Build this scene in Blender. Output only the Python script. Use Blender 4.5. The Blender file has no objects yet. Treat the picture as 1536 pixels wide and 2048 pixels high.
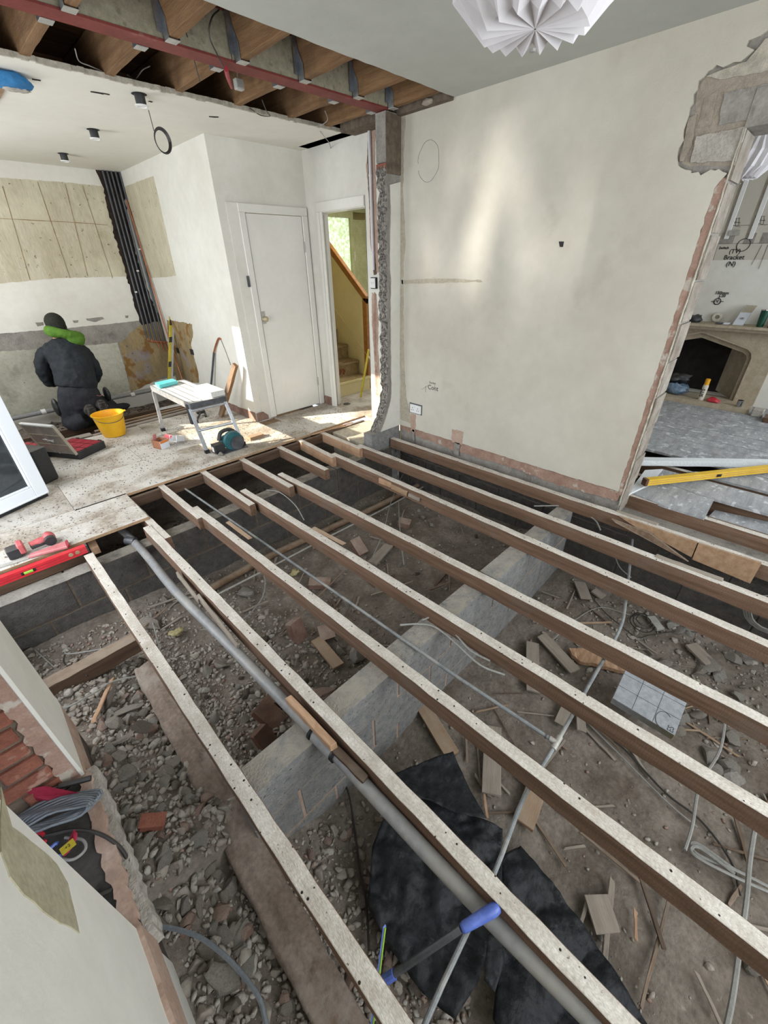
import bpy, bmesh, math, random
import numpy as np
from mathutils import Vector, Matrix, noise, geometry
random.seed(7)
SC = bpy.context.scene
COL = SC.collection
PI = math.pi

# ------------------------------------------------------------ camera
F = 815.0; CX, CY = 768.0, 1024.0
def _d(p):
    r = np.array([p[0]-CX, -(p[1]-CY), -F]); return r/np.linalg.norm(r)
_Y = _d((-183, 541)); _X = _d((1731, 505)); _X = _X-_Y*_X.dot(_Y)*.5; _Y = _Y-_X*_X.dot(_Y)/_X.dot(_X)
_X /= np.linalg.norm(_X); _Y /= np.linalg.norm(_Y); _X = _X-_Y*_X.dot(_Y); _X /= np.linalg.norm(_X)
RM = np.array([_X, _Y, np.cross(_X, _Y)])
CAMP = np.array([0, 0, 1.6])
cd = bpy.data.cameras.new('camera'); cam = bpy.data.objects.new('camera', cd); COL.objects.link(cam)
cd.sensor_fit = 'VERTICAL'; cd.sensor_height = 36; cd.lens = F/2048*36; cd.clip_start = .02
m4 = Matrix([list(RM[i])+[CAMP[i]] for i in range(3)]+[[0, 0, 0, 1]])
cam.matrix_world = m4
SC.camera = cam
def at(px, py, ax, val):
    """measured photo position on a known plane of the room (0 x, 1 y, 2 z)"""
    r = RM @ np.array([px-CX, -(py-CY), -F]); t = (val-CAMP[ax])/r[ax]
    return Vector(CAMP+t*r)
def fl(px, py, z=0): return at(px, py, 2, z)

# ------------------------------------------------------------ light
SC.view_settings.view_transform = 'Standard'; SC.view_settings.look = 'None'
SC.view_settings.gamma = 1; SC.view_settings.use_curve_mapping = False
SC.view_settings.exposure = 0.0
w = bpy.data.worlds.new('sky'); SC.world = w; w.use_nodes = True
bg = w.node_tree.nodes['Background']; bg.inputs[0].default_value = (.80, .88, 1, 1); bg.inputs[1].default_value = 1.3
def lamp(name, kind, loc, rot_to, energy, col, **k):
    l = bpy.data.lights.new(name, kind); l.energy = energy; l.color = col
    for a, b in k.items(): setattr(l, a, b)
    o = bpy.data.objects.new(name, l); COL.objects.link(o); o.location = loc
    o.rotation_euler = (Vector(rot_to)-Vector(loc)).to_track_quat('-Z', 'Y').to_euler()
    return o
SUND = Vector((.86, -.50, -.44)).normalized()
lamp('sun', 'SUN', (-8, 8, 6), Vector((-8, 8, 6))+SUND, 16, (1, .90, .74), angle=.012)
lamp('rear_window_daylight', 'AREA', (1.4, -1.9, 1.5), (1.4, 2, .5), 105, (.93, .97, 1), shape='RECTANGLE', size=2.6, size_y=1.9)
lamp('patio_daylight', 'AREA', (-.62, 2.8, 1.15), (2.5, 2.8, .9), 62, (.92, .96, 1), shape='RECTANGLE', size=1.9, size_y=2.0)
lamp('kitchen_window_daylight', 'AREA', (-.5, 5.45, 1.65), (2.2, 5.2, 1.2), 46, (.93, .97, 1), shape='RECTANGLE', size=1.1, size_y=1.0)
lamp('far_room_daylight', 'AREA', (5.0, -2.1, 1.5), (5.2, 1, .9), 70, (.88, .94, 1), shape='RECTANGLE', size=2.2, size_y=1.6)
gl = lamp('reflected_sunlight', 'SPOT', (-8, 2.85, 1.35), (3.15, 2.0, 1.72), 5200, (1, .96, .88), spot_size=math.radians(8.5), spot_blend=.9, shadow_soft_size=.10)
gl.data.use_nodes = True; gn = gl.data.node_tree; ge_ = gn.nodes['Emission']; gt = gn.nodes.new('ShaderNodeTexCoord'); gmp = gn.nodes.new('ShaderNodeMapping')
gmp.inputs['Rotation'].default_value = (0, 0, -.45); gmp.inputs['Scale'].default_value = (46, 13, 1)
gno = gn.nodes.new('ShaderNodeTexNoise'); gno.inputs['Scale'].default_value = 1; gno.inputs['Detail'].default_value = 2; gr = gn.nodes.new('ShaderNodeValToRGB'); gr.color_ramp.elements[0].position = .42; gr.color_ramp.elements[1].position = .72
gn.links.new(gt.outputs['Normal'], gmp.inputs['Vector']); gn.links.new(gmp.outputs[0], gno.inputs['Vector']); gn.links.new(gno.outputs['Fac'], gr.inputs[0]); gn.links.new(gr.outputs[0], ge_.inputs['Strength'])
lamp('hall_daylight', 'AREA', (4.7, 4.3, 2.3), (4.4, 4.7, 0), 24, (1, .97, .88), shape='RECTANGLE', size=.6, size_y=1.4)

# ------------------------------------------------------------ materials
def H(h, a=1):
    h = h.lstrip('#'); c = [int(h[i:i+2], 16)/255 for i in (0, 2, 4)]
    return tuple([x/12.92 if x <= .04045 else ((x+.055)/1.055)**2.4 for x in c]+[a])
MATS = {}
def M(name, c1, c2=None, scale=6, rough=.8, bump=0, bscale=60, stretch=(1, 1, 1), spots=None, dust=None, metal=0,
      emit=None, lo=.35, hi=.65, wave=None, fine=.12, trans=0, vor=None, alpha=1, coat=0, detail=6):
    m = bpy.data.materials.new(name); m.use_nodes = True; MATS[name] = m
    nt = m.node_tree; N = nt.nodes; L = nt.links; b = N['Principled BSDF']
    def nd(t, **k):
        n = N.new(t)
        for a, v in k.items(): setattr(n, a, v)
        return n
    b.inputs['Roughness'].default_value = rough; b.inputs['Metallic'].default_value = metal
    b.inputs['Specular IOR Level'].default_value = .3 if rough > .5 else .5
    if coat: b.inputs['Coat Weight'].default_value = coat
    if trans: b.inputs['Transmission Weight'].default_value = trans
    if alpha < 1: b.inputs['Alpha'].default_value = alpha
    if emit: b.inputs['Emission Color'].default_value = H(emit[0]); b.inputs['Emission Strength'].default_value = emit[1]
    if c2 is None and not spots and not bump:
        b.inputs['Base Color'].default_value = H(c1); return m
    c2 = c2 or c1
    tc = nd('ShaderNodeTexCoord'); oi = nd('ShaderNodeObjectInfo')
    mul = nd('ShaderNodeMath', operation='MULTIPLY'); mul.inputs[1].default_value = 37; L.new(oi.outputs['Random'], mul.inputs[0])
    add = nd('ShaderNodeVectorMath', operation='ADD'); L.new(tc.outputs['Object'], add.inputs[0]); L.new(mul.outputs[0], add.inputs[1])
    mp = nd('ShaderNodeMapping'); mp.inputs['Scale'].default_value = stretch; L.new(add.outputs[0], mp.inputs['Vector'])
    def nz(sc, det=6, vec=None, rg=.6):
        n = nd('ShaderNodeTexNoise'); n.inputs['Scale'].default_value = sc; n.inputs['Detail'].default_value = det; n.inputs['Roughness'].default_value = rg
        L.new((vec or mp).outputs[0], n.inputs['Vector']); return n
    def ramp(src, a, bb, ca=(0, 0, 0, 1), cb=(1, 1, 1, 1)):
        r = nd('ShaderNodeValToRGB'); r.color_ramp.elements[0].position = a; r.color_ramp.elements[1].position = bb
        r.color_ramp.elements[0].color = ca; r.color_ramp.elements[1].color = cb; L.new(src, r.inputs[0]); return r
    def mix(fac, a, bb, bt='MIX'):
        x = nd('ShaderNodeMix', data_type='RGBA', blend_type=bt)
        if isinstance(fac, (int, float)): x.inputs[0].default_value = fac
        else: L.new(fac, x.inputs[0])
        for i, s in ((6, a), (7, bb)):
            if isinstance(s, tuple): x.inputs[i].default_value = s
            else: L.new(s, x.inputs[i])
        return x.outputs[2]
    base = ramp(nz(scale, detail).outputs['Fac'], lo, hi, H(c1), H(c2)).outputs[0]
    if fine:
        g = ramp(nz(scale*9, 3).outputs['Fac'], .3, .7, (1-fine*1.6,)*3+(1,), (1+fine*.4,)*3+(1,))
        base = mix(1.0, base, g.outputs[0], 'MULTIPLY')
    if wave:                                            # (colour, scale, distortion, amount) saw marks / streaks
        wv = nd('ShaderNodeTexWave', bands_direction=wave[4] if len(wave) > 4 else 'X'); wv.inputs['Scale'].default_value = wave[1]; wv.inputs['Distortion'].default_value = wave[2]
        wv.inputs['Detail'].default_value = 3; L.new(add.outputs[0], wv.inputs['Vector'])
        rr = ramp(wv.outputs['Fac'], .55, .95, (0, 0, 0, 1), (wave[3],)*3+(1,))
        base = mix(rr.outputs[0], base, H(wave[0]))
    for s in (spots or []):                             # (colour, scale, threshold, softness, strength)
        k = ramp(nz(s[1], 5, add).outputs['Fac'], s[2], s[2]+s[3], (0, 0, 0, 1), (s[4],)*3+(1,))
        base = mix(k.outputs[0], base, H(s[0]))
    if vor:                                             # (colour, scale, radius) small dots
        v = nd('ShaderNodeTexVoronoi'); v.inputs['Scale'].default_value = vor[1]; L.new(add.outputs[0], v.inputs['Vector'])
        k = ramp(v.outputs['Distance'], vor[2], vor[2]*1.3, (1, 1, 1, 1), (0, 0, 0, 1))
        base = mix(k.outputs[0], base, H(vor[0]))
    if dust:                                            # (colour, amount): settled on upward faces
        ge = nd('ShaderNodeNewGeometry'); sp = nd('ShaderNodeSeparateXYZ'); L.new(ge.outputs['Normal'], sp.inputs[0])
        k = ramp(sp.outputs['Z'], .35, .85, (0, 0, 0, 1), (dust[1],)*3+(1,))
        n2 = ramp(nz(11, 5, add).outputs['Fac'], .25, .6)
        mm = nd('ShaderNodeMath', operation='MULTIPLY'); L.new(k.outputs[0], mm.inputs[0]); L.new(n2.outputs[0], mm.inputs[1])
        base = mix(mm.outputs[0], base, H(dust[0]))
    L.new(base, b.inputs['Base Color'])
    if emit and emit[1] and len(emit) > 2: L.new(base, b.inputs['Emission Color'])
    if bump:
        bn = nd('ShaderNodeBump'); bn.inputs['Strength'].default_value = bump; bn.inputs['Distance'].default_value = .01
        L.new(nz(bscale, 8).outputs['Fac'], bn.inputs['Height']); L.new(bn.outputs[0], b.inputs['Normal'])
    return m
DUST = '#8f877c'
M('cream_wall', '#b8b2a5', '#c4bfb3', 1.2, .85, .15, 90, fine=.03, spots=[('#a59d8b', 2.2, .60, .12, .45), ('#8b8175', 9, .72, .05, .4)])
M('white_wall', '#cfccc2', '#dad8d0', 1.5, .8, .12, 60, fine=.03, spots=[('#b9b5aa', 3, .66, .1, .4), ('#6b655c', 22, .76, .02, .6)])
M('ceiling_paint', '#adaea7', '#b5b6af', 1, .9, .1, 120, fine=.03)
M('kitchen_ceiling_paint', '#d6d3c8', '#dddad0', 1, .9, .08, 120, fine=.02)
M('gloss_white', '#d6d4cc', '#dedcd5', 2, .35, fine=.02, spots=[('#8d8578', 14, .74, .03, .5)])
M('bare_plaster', '#a88d7c', '#b59f90', 8, .9, .3, 50, spots=[('#8b776c', 6, .58, .1, .5)])
M('plaster_edge', '#a09a8c', '#bdb6a6', 25, .95, .5, 60)
M('pink_render', '#927567', '#a88c7d', 12, .95, .5, 60, spots=[('#b5aea2', 9, .56, .05, .8)])
M('grey_render', '#827e78', '#9b968e', 7, .95, .5, 50, spots=[('#5d5852', 9, .6, .08, .5)])
M('mortar', '#8d8377', '#a59a8b', 20, .95, .6, 60)
M('dark_mortar', '#5b5046', '#756859', 20, .95, .6, 60)
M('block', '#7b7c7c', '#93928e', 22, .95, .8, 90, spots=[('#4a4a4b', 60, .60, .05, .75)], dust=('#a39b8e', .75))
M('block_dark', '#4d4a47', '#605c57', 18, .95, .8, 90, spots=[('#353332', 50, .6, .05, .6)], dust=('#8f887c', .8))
M('rough_block', '#5e5a56', '#a09a91', 45, .95, 1, 90, lo=.42, hi=.58, spots=[('#393533', 60, .58, .04, .8)])
M('brick_red', '#7d4c3d', '#935f4e', 14, .92, .7, 50, spots=[('#b09282', 10, .6, .06, .6)])
M('brick_dusty', '#7d6054', '#937a6e', 14, .92, .6, 60, dust=('#a99a8d', .7))
M('brick_brown', '#5b4036', '#71523f', 14, .7, .6, 40, dust=('#83776a', .3))
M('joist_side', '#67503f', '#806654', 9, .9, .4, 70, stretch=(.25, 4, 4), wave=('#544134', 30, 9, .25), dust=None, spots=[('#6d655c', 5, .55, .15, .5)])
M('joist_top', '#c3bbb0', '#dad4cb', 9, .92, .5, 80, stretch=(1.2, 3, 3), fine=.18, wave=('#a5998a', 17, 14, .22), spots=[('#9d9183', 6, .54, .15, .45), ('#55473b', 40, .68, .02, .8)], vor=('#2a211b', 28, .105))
M('old_timber', '#6f5a47', '#8a7562', 9, .85, .5, 60, stretch=(.3, 4, 4), spots=[('#4d4036', 5, .5, .15, .5)], dust=('#978b7d', .6))
M('dark_timber', '#4a392d', '#66503f', 8, .85, .4, 60, stretch=(.3, 4, 4), dust=('#7d7367', .5))
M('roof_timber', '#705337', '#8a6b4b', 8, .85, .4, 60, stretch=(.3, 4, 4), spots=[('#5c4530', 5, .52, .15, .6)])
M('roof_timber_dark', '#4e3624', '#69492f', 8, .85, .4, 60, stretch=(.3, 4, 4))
M('osb', '#8c8672', '#a39c86', 30, .85, .3, 60, stretch=(1, 1, 1), spots=[('#6b6553', 24, .6, .05, .6)])
M('fresh_wood', '#a8866a', '#bd9c7f', 8, .8, .3, 60, stretch=(.3, 5, 5), wave=('#8a6a50', 6, 9, .4, 'Y'))
M('grey_board', '#857b70', '#9a9084', 9, .9, .4, 60, stretch=(.3, 4, 4), dust=('#a1978b', .4))
M('ply', '#8d7055', '#a2866b', 9, .85, .3, 60, stretch=(.4, 3, 3), dust=('#a99c8c', .5))
M('steel_primer', '#6d302b', '#7c3a33', 9, .6, .1, 40, spots=[('#8a6a60', 9, .66, .04, .5)])
M('galv', '#9aa0a8', '#c3c8cf', 18, .32, metal=.9)
M('galv_dull', '#a7a59e', '#bdbbb4', 18, .5, metal=.3)
M('chipboard', '#9c8f7e', '#b8aea0', 5, .9, .5, 60, fine=.25, spots=[('#cbc7c0', 2.0, .42, .14, .8), ('#7d6c58', 3.4, .58, .1, .5), ('#5d5852', 40, .64, .04, .6)])
M('chip_edge', '#94785c', '#a98d70', 20, .9, .3, 60)
M('earth', '#6e655b', '#8a8177', 5, .97, .9, 40, fine=.2, spots=[('#574a3e', 3, .54, .12, .6), ('#a09a90', 26, .66, .05, .5)])
M('rubble', '#837a6f', '#a59d92', 8, .95, .8, 50, spots=[('#6c5a4d', 6, .56, .1, .5)], dust=('#aaa398', .5))
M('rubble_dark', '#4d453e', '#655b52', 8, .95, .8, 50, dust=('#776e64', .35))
M('rubble_light', '#a59f95', '#bbb5ac', 12, .95, .9, 60, spots=[('#867c70', 10, .55, .1, .6)])
M('waste_pipe', '#808184', '#939392', 5, .45, .05, 40, spots=[('#9a978f', 4, .48, .2, .8)])
M('grey_pipe', '#74787a', '#8d9192', 14, .45, .05, spots=[('#a9a69e', 8, .5, .15, .7)])
M('rubber_black', '#1d1e20', '#26272a', 10, .6)
M('clay_pipe', '#6d5642', '#8d7660', 9, .9, .5, 40, dust=('#8f8578', .6))
M('cable_grey', '#8b8a86', '#9b9a95', 12, .5)
M('cable_blue_grey', '#6a7076', '#7d848a', 12, .45)
M('cable_black', '#2a2725', '#38342f', 12, .5)
M('dpm', '#1f2124', '#2c2f33', 6, .55, .8, 22, fine=.3, spots=[('#5f5c58', 5, .63, .12, .45)])
M('foil', '#a3a8ae', '#bcc1c7', 25, .45, .3, 40, metal=.25)
M('white_foam', '#d4d8da', '#e2e5e6', 60, .9, .5, 80)
M('silver_board', '#8c8e90', '#a9aaab', 6, .8, .3, 60, stretch=(.6, 3, 3), spots=[('#c8cacc', 16, .58, .05, .85), ('#6f665d', 4, .62, .08, .5)])
M('hearth_stone', '#a3957f', '#b4a792', 14, .85, .3, 70)
M('soot', '#1a1715', '#2a2624', 9, .9)
M('paper_white', '#d3cfd2', '#dad7d9', 3, .85, fine=.02)
M('pvc_white', '#d9dee3', None, rough=.3)
M('plastic_white', '#dcdcda', None, rough=.4)
M('glass_dark', '#2d3236', '#3a4044', 3, .08, coat=.5)
M('yellow', '#e3a916', '#eab422', 6, .45, fine=.05)
M('yellow_level', '#d3aa2e', '#dcb63e', 9, .4, fine=.05)
M('yellow_green', '#b3a02a', '#c4b236', 9, .45)
M('level_red', '#b3242b', '#c93038', 9, .4, fine=.05)
M('faded_red', '#b86a6c', '#c98484', 9, .5)
M('drill_red', '#b04648', '#c46668', 12, .5)
M('black_plastic', '#1f2022', '#2b2c2e', 12, .5, dust=('#6d675f', .4))
M('red_plastic', '#8e2430', '#a32e3a', 8, .45)
M('clear_lid', '#8d8680', '#a59e96', 6, .3, alpha=.72, spots=[('#c0bab2', 8, .55, .1, .6)])
M('spirit_green', '#8bb043', None, rough=.2)
M('alu', '#a9adb2', '#c2c5c9', 20, .38, metal=.7)
M('bench_top', '#c0bfba', '#d5d4cf', 10, .5)
M('turquoise', '#4fb3b6', '#6cc7c8', 5, .4)
M('teal_tool', '#1f5157', '#2b666c', 12, .45, dust=('#6d7470', .3))
M('copper', '#a9694a', '#bf7c5b', 14, .35, metal=.6)
M('black_pipe', '#41454b', '#54585e', 12, .35)
M('chase_dark', '#1f1a17', '#3a2f28', 14, .95, .8)
M('carton', '#8f5f45', '#a8735a', 9, .85, .2)
M('carton_white', '#c9cdd4', None, rough=.8)
M('orange_print', '#c4733c', None, rough=.8)
M('blue_foam', '#2f6ea3', '#3f86bd', 14, .7, .4, 40)
M('oak', '#8a5a24', '#a56d2f', 6, .45, stretch=(.3, 4, 4))
M('hall_cream', '#d3c595', '#dccfa2', 3, .85, fine=.03)
M('carpet_tread', '#8d7a58', '#b09a72', 12, .95, .5, 60, spots=[('#7a3f2c', 3, .58, .03, .9)])
M('olive_frame', '#8b8a63', '#9a9a73', 6, .6)
M('frosted', '#b3c596', '#dfecdf', 28, .4, emit=('#ffffff', .75, 1), lo=.42, hi=.6)  # pane glows by itself, standing in for daylight behind the glass
M('jacket', '#1e2226', '#292e33', 8, .8, .3, 30)
M('trouser', '#24252a', '#2f3036', 8, .85, .3, 30)
M('green_cloth', '#466b22', '#587f2e', 12, .85, .3, 30)
M('beanie', '#23241f', '#30312a', 50, .95, .4, 90)
M('skin', '#b98a6e', None, rough=.6)
M('boot', '#2e2b28', '#4a4540', 20, .8, .4)
M('sole', '#474542', '#605d59', 40, .8, .6)
M('stain_board', '#b0a78e', '#c6bfaa', 4, .85, .2, 50, stretch=(2.2, 2.2, .35), lo=.3, hi=.7, spots=[('#94855f', 3, .62, .08, .45), ('#5e4c2c', 26, .66, .03, .8), ('#d0cbb4', 2, .5, .2, .6)])
M('rust_stain', '#8a7a5c', '#a4906c', 4, .9, .4, 50, stretch=(2, 2, .5), lo=.3, hi=.7, spots=[('#7a5420', 4, .52, .06, .8), ('#8b8790', 3, .58, .1, .7), ('#4e3f2c', 12, .64, .05, .7)])
M('pale_render', '#a7a696', '#b9b8aa', 3, .9, .3, 50, spots=[('#8a8878', 5, .58, .1, .5), ('#5e5a4e', 26, .68, .03, .7)])
M('ink', '#2b2a2a', None, rough=.8)
M('green_steel', '#1f4a3c', None, rough=.3, metal=.3)
M('chrome', '#b8b8b8', None, rough=.15, metal=1)
M('knob_brass', '#b4a98a', None, rough=.35, metal=.3)
M('blue_grip', '#4a60ac', '#6177c6', 14, .4)
M('tool_steel', '#4e5054', '#66686c', 14, .45, metal=.5)
M('bag_red', '#8e2236', '#a8304a', 9, .6, .3, 20)
M('sill_dark', '#3d3b38', '#57534e', 6, .9, .4, 60, spots=[('#232120', 5, .52, .1, .8)])
M('blue_bag', '#3f556b', '#8aa0b4', 18, .25, .5, 20)
M('pink_plastic', '#c2323f', None, rough=.4)
M('orange_yellow', '#e0a020', None, rough=.4)
M('straw', '#a89c72', '#c2b68c', 60, .9, .6, 90)
M('patio_stone', '#8f8a82', '#a09a90', 4, .9, .3)

# ------------------------------------------------------------ mesh helpers
class MB:
    def __init__(s): s.v = []; s.f = []; s.m = []
    def add(s, vs, fs, mi=0):
        k = len(s.v); s.v += [tuple(v) for v in vs]; s.f += [tuple(i+k for i in f) for f in fs]; s.m += [mi]*len(fs); return s
    def box(s, x0, x1, y0, y1, z0, z1, mi=0, top=None):
        vs = [(x, y, z) for z in (z0, z1) for y in (y0, y1) for x in (x0, x1)]
        s.add(vs, [(0, 2, 3, 1), (0, 1, 5, 4), (1, 3, 7, 5), (3, 2, 6, 7), (2, 0, 4, 6)], mi)
        s.add([vs[4], vs[5], vs[7], vs[6]], [(0, 1, 2, 3)], mi if top is None else top); return s
    def hexa(s, q, dz, mi=0):
        """four base points and an offset vector"""
        q = [Vector(p) for p in q]; dz = Vector(dz); vs = q+[p+dz for p in q]
        return s.add(vs, [(3, 2, 1, 0), (4, 5, 6, 7), (0, 1, 5, 4), (1, 2, 6, 5), (2, 3, 7, 6), (3, 0, 4, 7)], mi)
    def cyl(s, p0, p1, r, n=12, r2=None, mi=0, cap=True):
        p0 = Vector(p0); p1 = Vector(p1); d = (p1-p0).normalized(); r2 = r if r2 is None else r2
        a = d.orthogonal().normalized(); b = d.cross(a); k = len(s.v)
        vs = []
        for p, rr in ((p0, r), (p1, r2)):
            for i in range(n):
                t = 2*PI*i/n; vs.append(p+a*(rr*math.cos(t))+b*(rr*math.sin(t)))
        fs = [(i, (i+1) % n, n+(i+1) % n, n+i) for i in range(n)]
        if cap: fs += [tuple(range(n-1, -1, -1)), tuple(range(n, 2*n))]
        return s.add(vs, fs, mi)
    def tube(s, pts, r, n=8, mi=0, cap=True):
        pts = [Vector(p) for p in pts]; k = len(pts); a = None; vs = []
        for i, p in enumerate(pts):
            d = (pts[min(i+1, k-1)]-pts[max(i-1, 0)]).normalized()
            a = d.orthogonal().normalized() if a is None else (a-d*a.dot(d)).normalized()
            b = d.cross(a); rr = r[i] if isinstance(r, (list, tuple)) else r
            for j in range(n):
                t = 2*PI*j/n; vs.append(p+a*(rr*math.cos(t))+b*(rr*math.sin(t)))
        fs = [(i*n+j, i*n+(j+1) % n, (i+1)*n+(j+1) % n, (i+1)*n+j) for i in range(k-1) for j in range(n)]
        if cap: fs += [tuple(range(n-1, -1, -1)), tuple(range((k-1)*n, k*n))]
        return s.add(vs, fs, mi)
    def lathe(s, prof, c=(0, 0, 0), n=20, mi=0, axis='Z'):
        vs = []
        for r, z in prof:
            for i in range(n):
                t = 2*PI*i/n; x, y = r*math.cos(t), r*math.sin(t)
                p = (x, y, z) if axis == 'Z' else ((z, x, y) if axis == 'X' else (x, z, y))
                vs.append((p[0]+c[0], p[1]+c[1], p[2]+c[2]))
        fs = [(i*n+j, i*n+(j+1) % n, (i+1)*n+(j+1) % n, (i+1)*n+j) for i in range(len(prof)-1) for j in range(n)]
        return s.add(vs, fs, mi)
    def ell(s, c, r, rot=None, n=14, mi=0):
        vs = []; m = n//2
        for i in range(1, m):
            th = PI*i/m
            for j in range(n):
                ph = 2*PI*j/n; p = Vector((r[0]*math.sin(th)*math.cos(ph), r[1]*math.sin(th)*math.sin(ph), r[2]*math.cos(th)))
                if rot is not None: p = rot @ p
                vs.append(p+Vector(c))
        tp = Vector((0, 0, r[2])); tp = rot @ tp if rot is not None else tp
        vs += [Vector(c)+tp, Vector(c)-tp]; k = len(vs)
        fs = [(i*n+j, (i+1)*n+j, (i+1)*n+(j+1) % n, i*n+(j+1) % n) for i in range(m-2) for j in range(n)]
        fs += [(k-2, j, (j+1) % n) for j in range(n)]+[(k-1, (m-2)*n+(j+1) % n, (m-2)*n+j) for j in range(n)]
        return s.add(vs, fs, mi)
    def poly(s, pts, off, mi=0, side=None):
        """planar outline (3-D points) extruded by off"""
        pts = [Vector(p) for p in pts]; off = Vector(off); n = len(pts)
        tri = geometry.tessellate_polygon([pts])
        fs = [tuple(t) for t in tri]+[tuple(i+n for i in reversed(t)) for t in tri]
        s.add(pts+[p+off for p in pts], fs, mi)
        s.add(pts+[p+off for p in pts], [(i, i+n, (i+1) % n+n, (i+1) % n) for i in range(n)], mi if side is None else side)
        return s
    def loft(s, rings, n=20, mi=0):
        vs = []; C_ = [Vector(r[0]) for r in rings]; k = len(rings)
        for i, r in enumerate(rings):
            d = (C_[min(i+1, k-1)]-C_[max(i-1, 0)]).normalized(); a = Vector((1, 0, 0)); a = (a-d*a.dot(d)).normalized(); b = d.cross(a)
            for j in range(n): t = 2*PI*j/n; vs.append(C_[i]+a*(r[1]*math.cos(t))+b*(r[2]*math.sin(t)))
        fs = [(i*n+j, i*n+(j+1) % n, (i+1)*n+(j+1) % n, (i+1)*n+j) for i in range(k-1) for j in range(n)]+[tuple(range(n-1, -1, -1)), tuple(range((k-1)*n, k*n))]
        return s.add(vs, fs, mi)
    def build(s, name, mat, parent=None, smooth=False, bev=0, origin=None, recalc=True):
        mats = mat if isinstance(mat, (list, tuple)) else [mat]
        me = bpy.data.meshes.new(name)
        V = [Vector(v) for v in s.v]
        if parent is not None: o0 = origin_of(parent)
        elif origin is not None: o0 = Vector(origin)
        else:
            lo = [min(v[i] for v in V) for i in range(3)]; hi = [max(v[i] for v in V) for i in range(3)]
            o0 = Vector(((lo[0]+hi[0])/2, (lo[1]+hi[1])/2, lo[2]))
        me.from_pydata([v-o0 for v in V], [], s.f)
        for mm in mats: me.materials.append(MATS[mm])
        me.polygons.foreach_set('material_index', s.m)
        if recalc:
            bm = bmesh.new(); bm.from_mesh(me); bmesh.ops.recalc_face_normals(bm, faces=bm.faces); bm.to_mesh(me); bm.free()
        if smooth: me.polygons.foreach_set('use_smooth', [True]*len(me.polygons))
        o = bpy.data.objects.new(name, me); COL.objects.link(o)
        if parent is not None: o.parent = parent; ORG[o.name] = o0
        else: o.location = o0
        ORG[o.name] = o0
        if smooth == 'auto':
            try: me.set_sharp_from_angle(angle=math.radians(35))
            except Exception: pass
        if bev:
            b = o.modifiers.new('bevel', 'BEVEL'); b.width = bev; b.segments = 1; b.limit_method = 'ANGLE'
        return o
ORG = {}
def origin_of(o): return ORG.get(o.name, Vector((0, 0, 0))).copy()
def T(o, label=None, cat=None, group=None, kind=None):
    if label: o['label'] = label
    if cat: o['category'] = cat
    if group: o['group'] = group
    if kind: o['kind'] = kind
    return o
def E(name, loc, label, cat, group=None):
    o = bpy.data.objects.new(name, None); COL.objects.link(o); o.location = loc; o.empty_display_size = .05
    o.matrix_world = Matrix.Translation(Vector(loc)); ORG[o.name] = Vector(loc)
    return T(o, label, cat, group)
def S(o): return T(o, kind='structure')
def frame(p0, p1, up=(0, 0, 1)):
    p0 = Vector(p0); p1 = Vector(p1); x = (p1-p0).normalized(); u = Vector(up); y = u.cross(x).normalized(); z = x.cross(y)
    return Matrix(((x.x, y.x, z.x, p0.x), (x.y, y.y, z.y, p0.y), (x.z, y.z, z.z, p0.z), (0, 0, 0, 1)))
def plank(name, p0, p1, w_, h_, mats, up=(0, 0, 1), parent=None, jit=.0012, seg=10, jag=0, twist=0):
    """board from p0 to p1 (bottom centre line), width w_, height h_; local X along the grain; slot 1 = top"""
    p0 = Vector(p0); p1 = Vector(p1); L = (p1-p0).length; rnd = random.Random(int(L*9973+p0.x*713+p0.y*917))
    vs = []; mb = MB(); seg = max(1, min(seg, int(L/.05)+1))
    for i in range(seg+1):
        x = L*i/seg
        for (yy, zz) in ((-w_/2, 0), (w_/2, 0), (w_/2, h_), (-w_/2, h_)):
            xx = x
            if jag and i in (0, seg): xx += rnd.uniform(-jag, jag)
            vs.append((xx, yy+rnd.uniform(-jit, jit), zz+rnd.uniform(-jit, jit)))
    top = []; oth = []
    for i in range(seg):
        a = i*4; b = a+4
        oth += [(a, b, b+1, a+1), (a+1, b+1, b+2, a+2), (a+3, b+3, b, a)]; top.append((a+2, b+2, b+3, a+3))
    oth += [(0, 1, 2, 3), (seg*4+3, seg*4+2, seg*4+1, seg*4)]
    me = bpy.data.meshes.new(name)
    me.from_pydata(vs, [], oth+top)
    mats = mats if isinstance(mats, (list, tuple)) else [mats]
    for m in mats: me.materials.append(MATS[m])
    if len(mats) > 1:
        for i in range(len(top)): me.polygons[len(oth)+i].material_index = 1
    bm = bmesh.new(); bm.from_mesh(me); bmesh.ops.recalc_face_normals(bm, faces=bm.faces); bm.to_mesh(me); bm.free()
    o = bpy.data.objects.new(name, me); COL.objects.link(o)
    mx = frame(p0, p1, up)
    if parent is not None:
        o.parent = parent; o.matrix_local = Matrix.Translation(-origin_of(parent)) @ mx
    else: o.matrix_world = mx
    b = o.modifiers.new('bevel', 'BEVEL'); b.width = min(.002, h_*.2); b.segments = 1; b.limit_method = 'ANGLE'; b.angle_limit = .9
    ORG[o.name] = p0
    return o
def smoothpts(pts, k=6):
    """Catmull-Rom through points"""
    P = [Vector(p) for p in pts]; P = [P[0]*2-P[1]]+P+[P[-1]*2-P[-2]]; out = []
    for i in range(1, len(P)-2):
        for j in range(k):
            t = j/k; a, b, c, d = P[i-1:i+3]
            out.append(.5*((2*b)+(c-a)*t+(2*a-5*b+4*c-d)*t*t+(3*b-a-3*c+d)*t**3))
    out.append(P[-2]); return out
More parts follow.
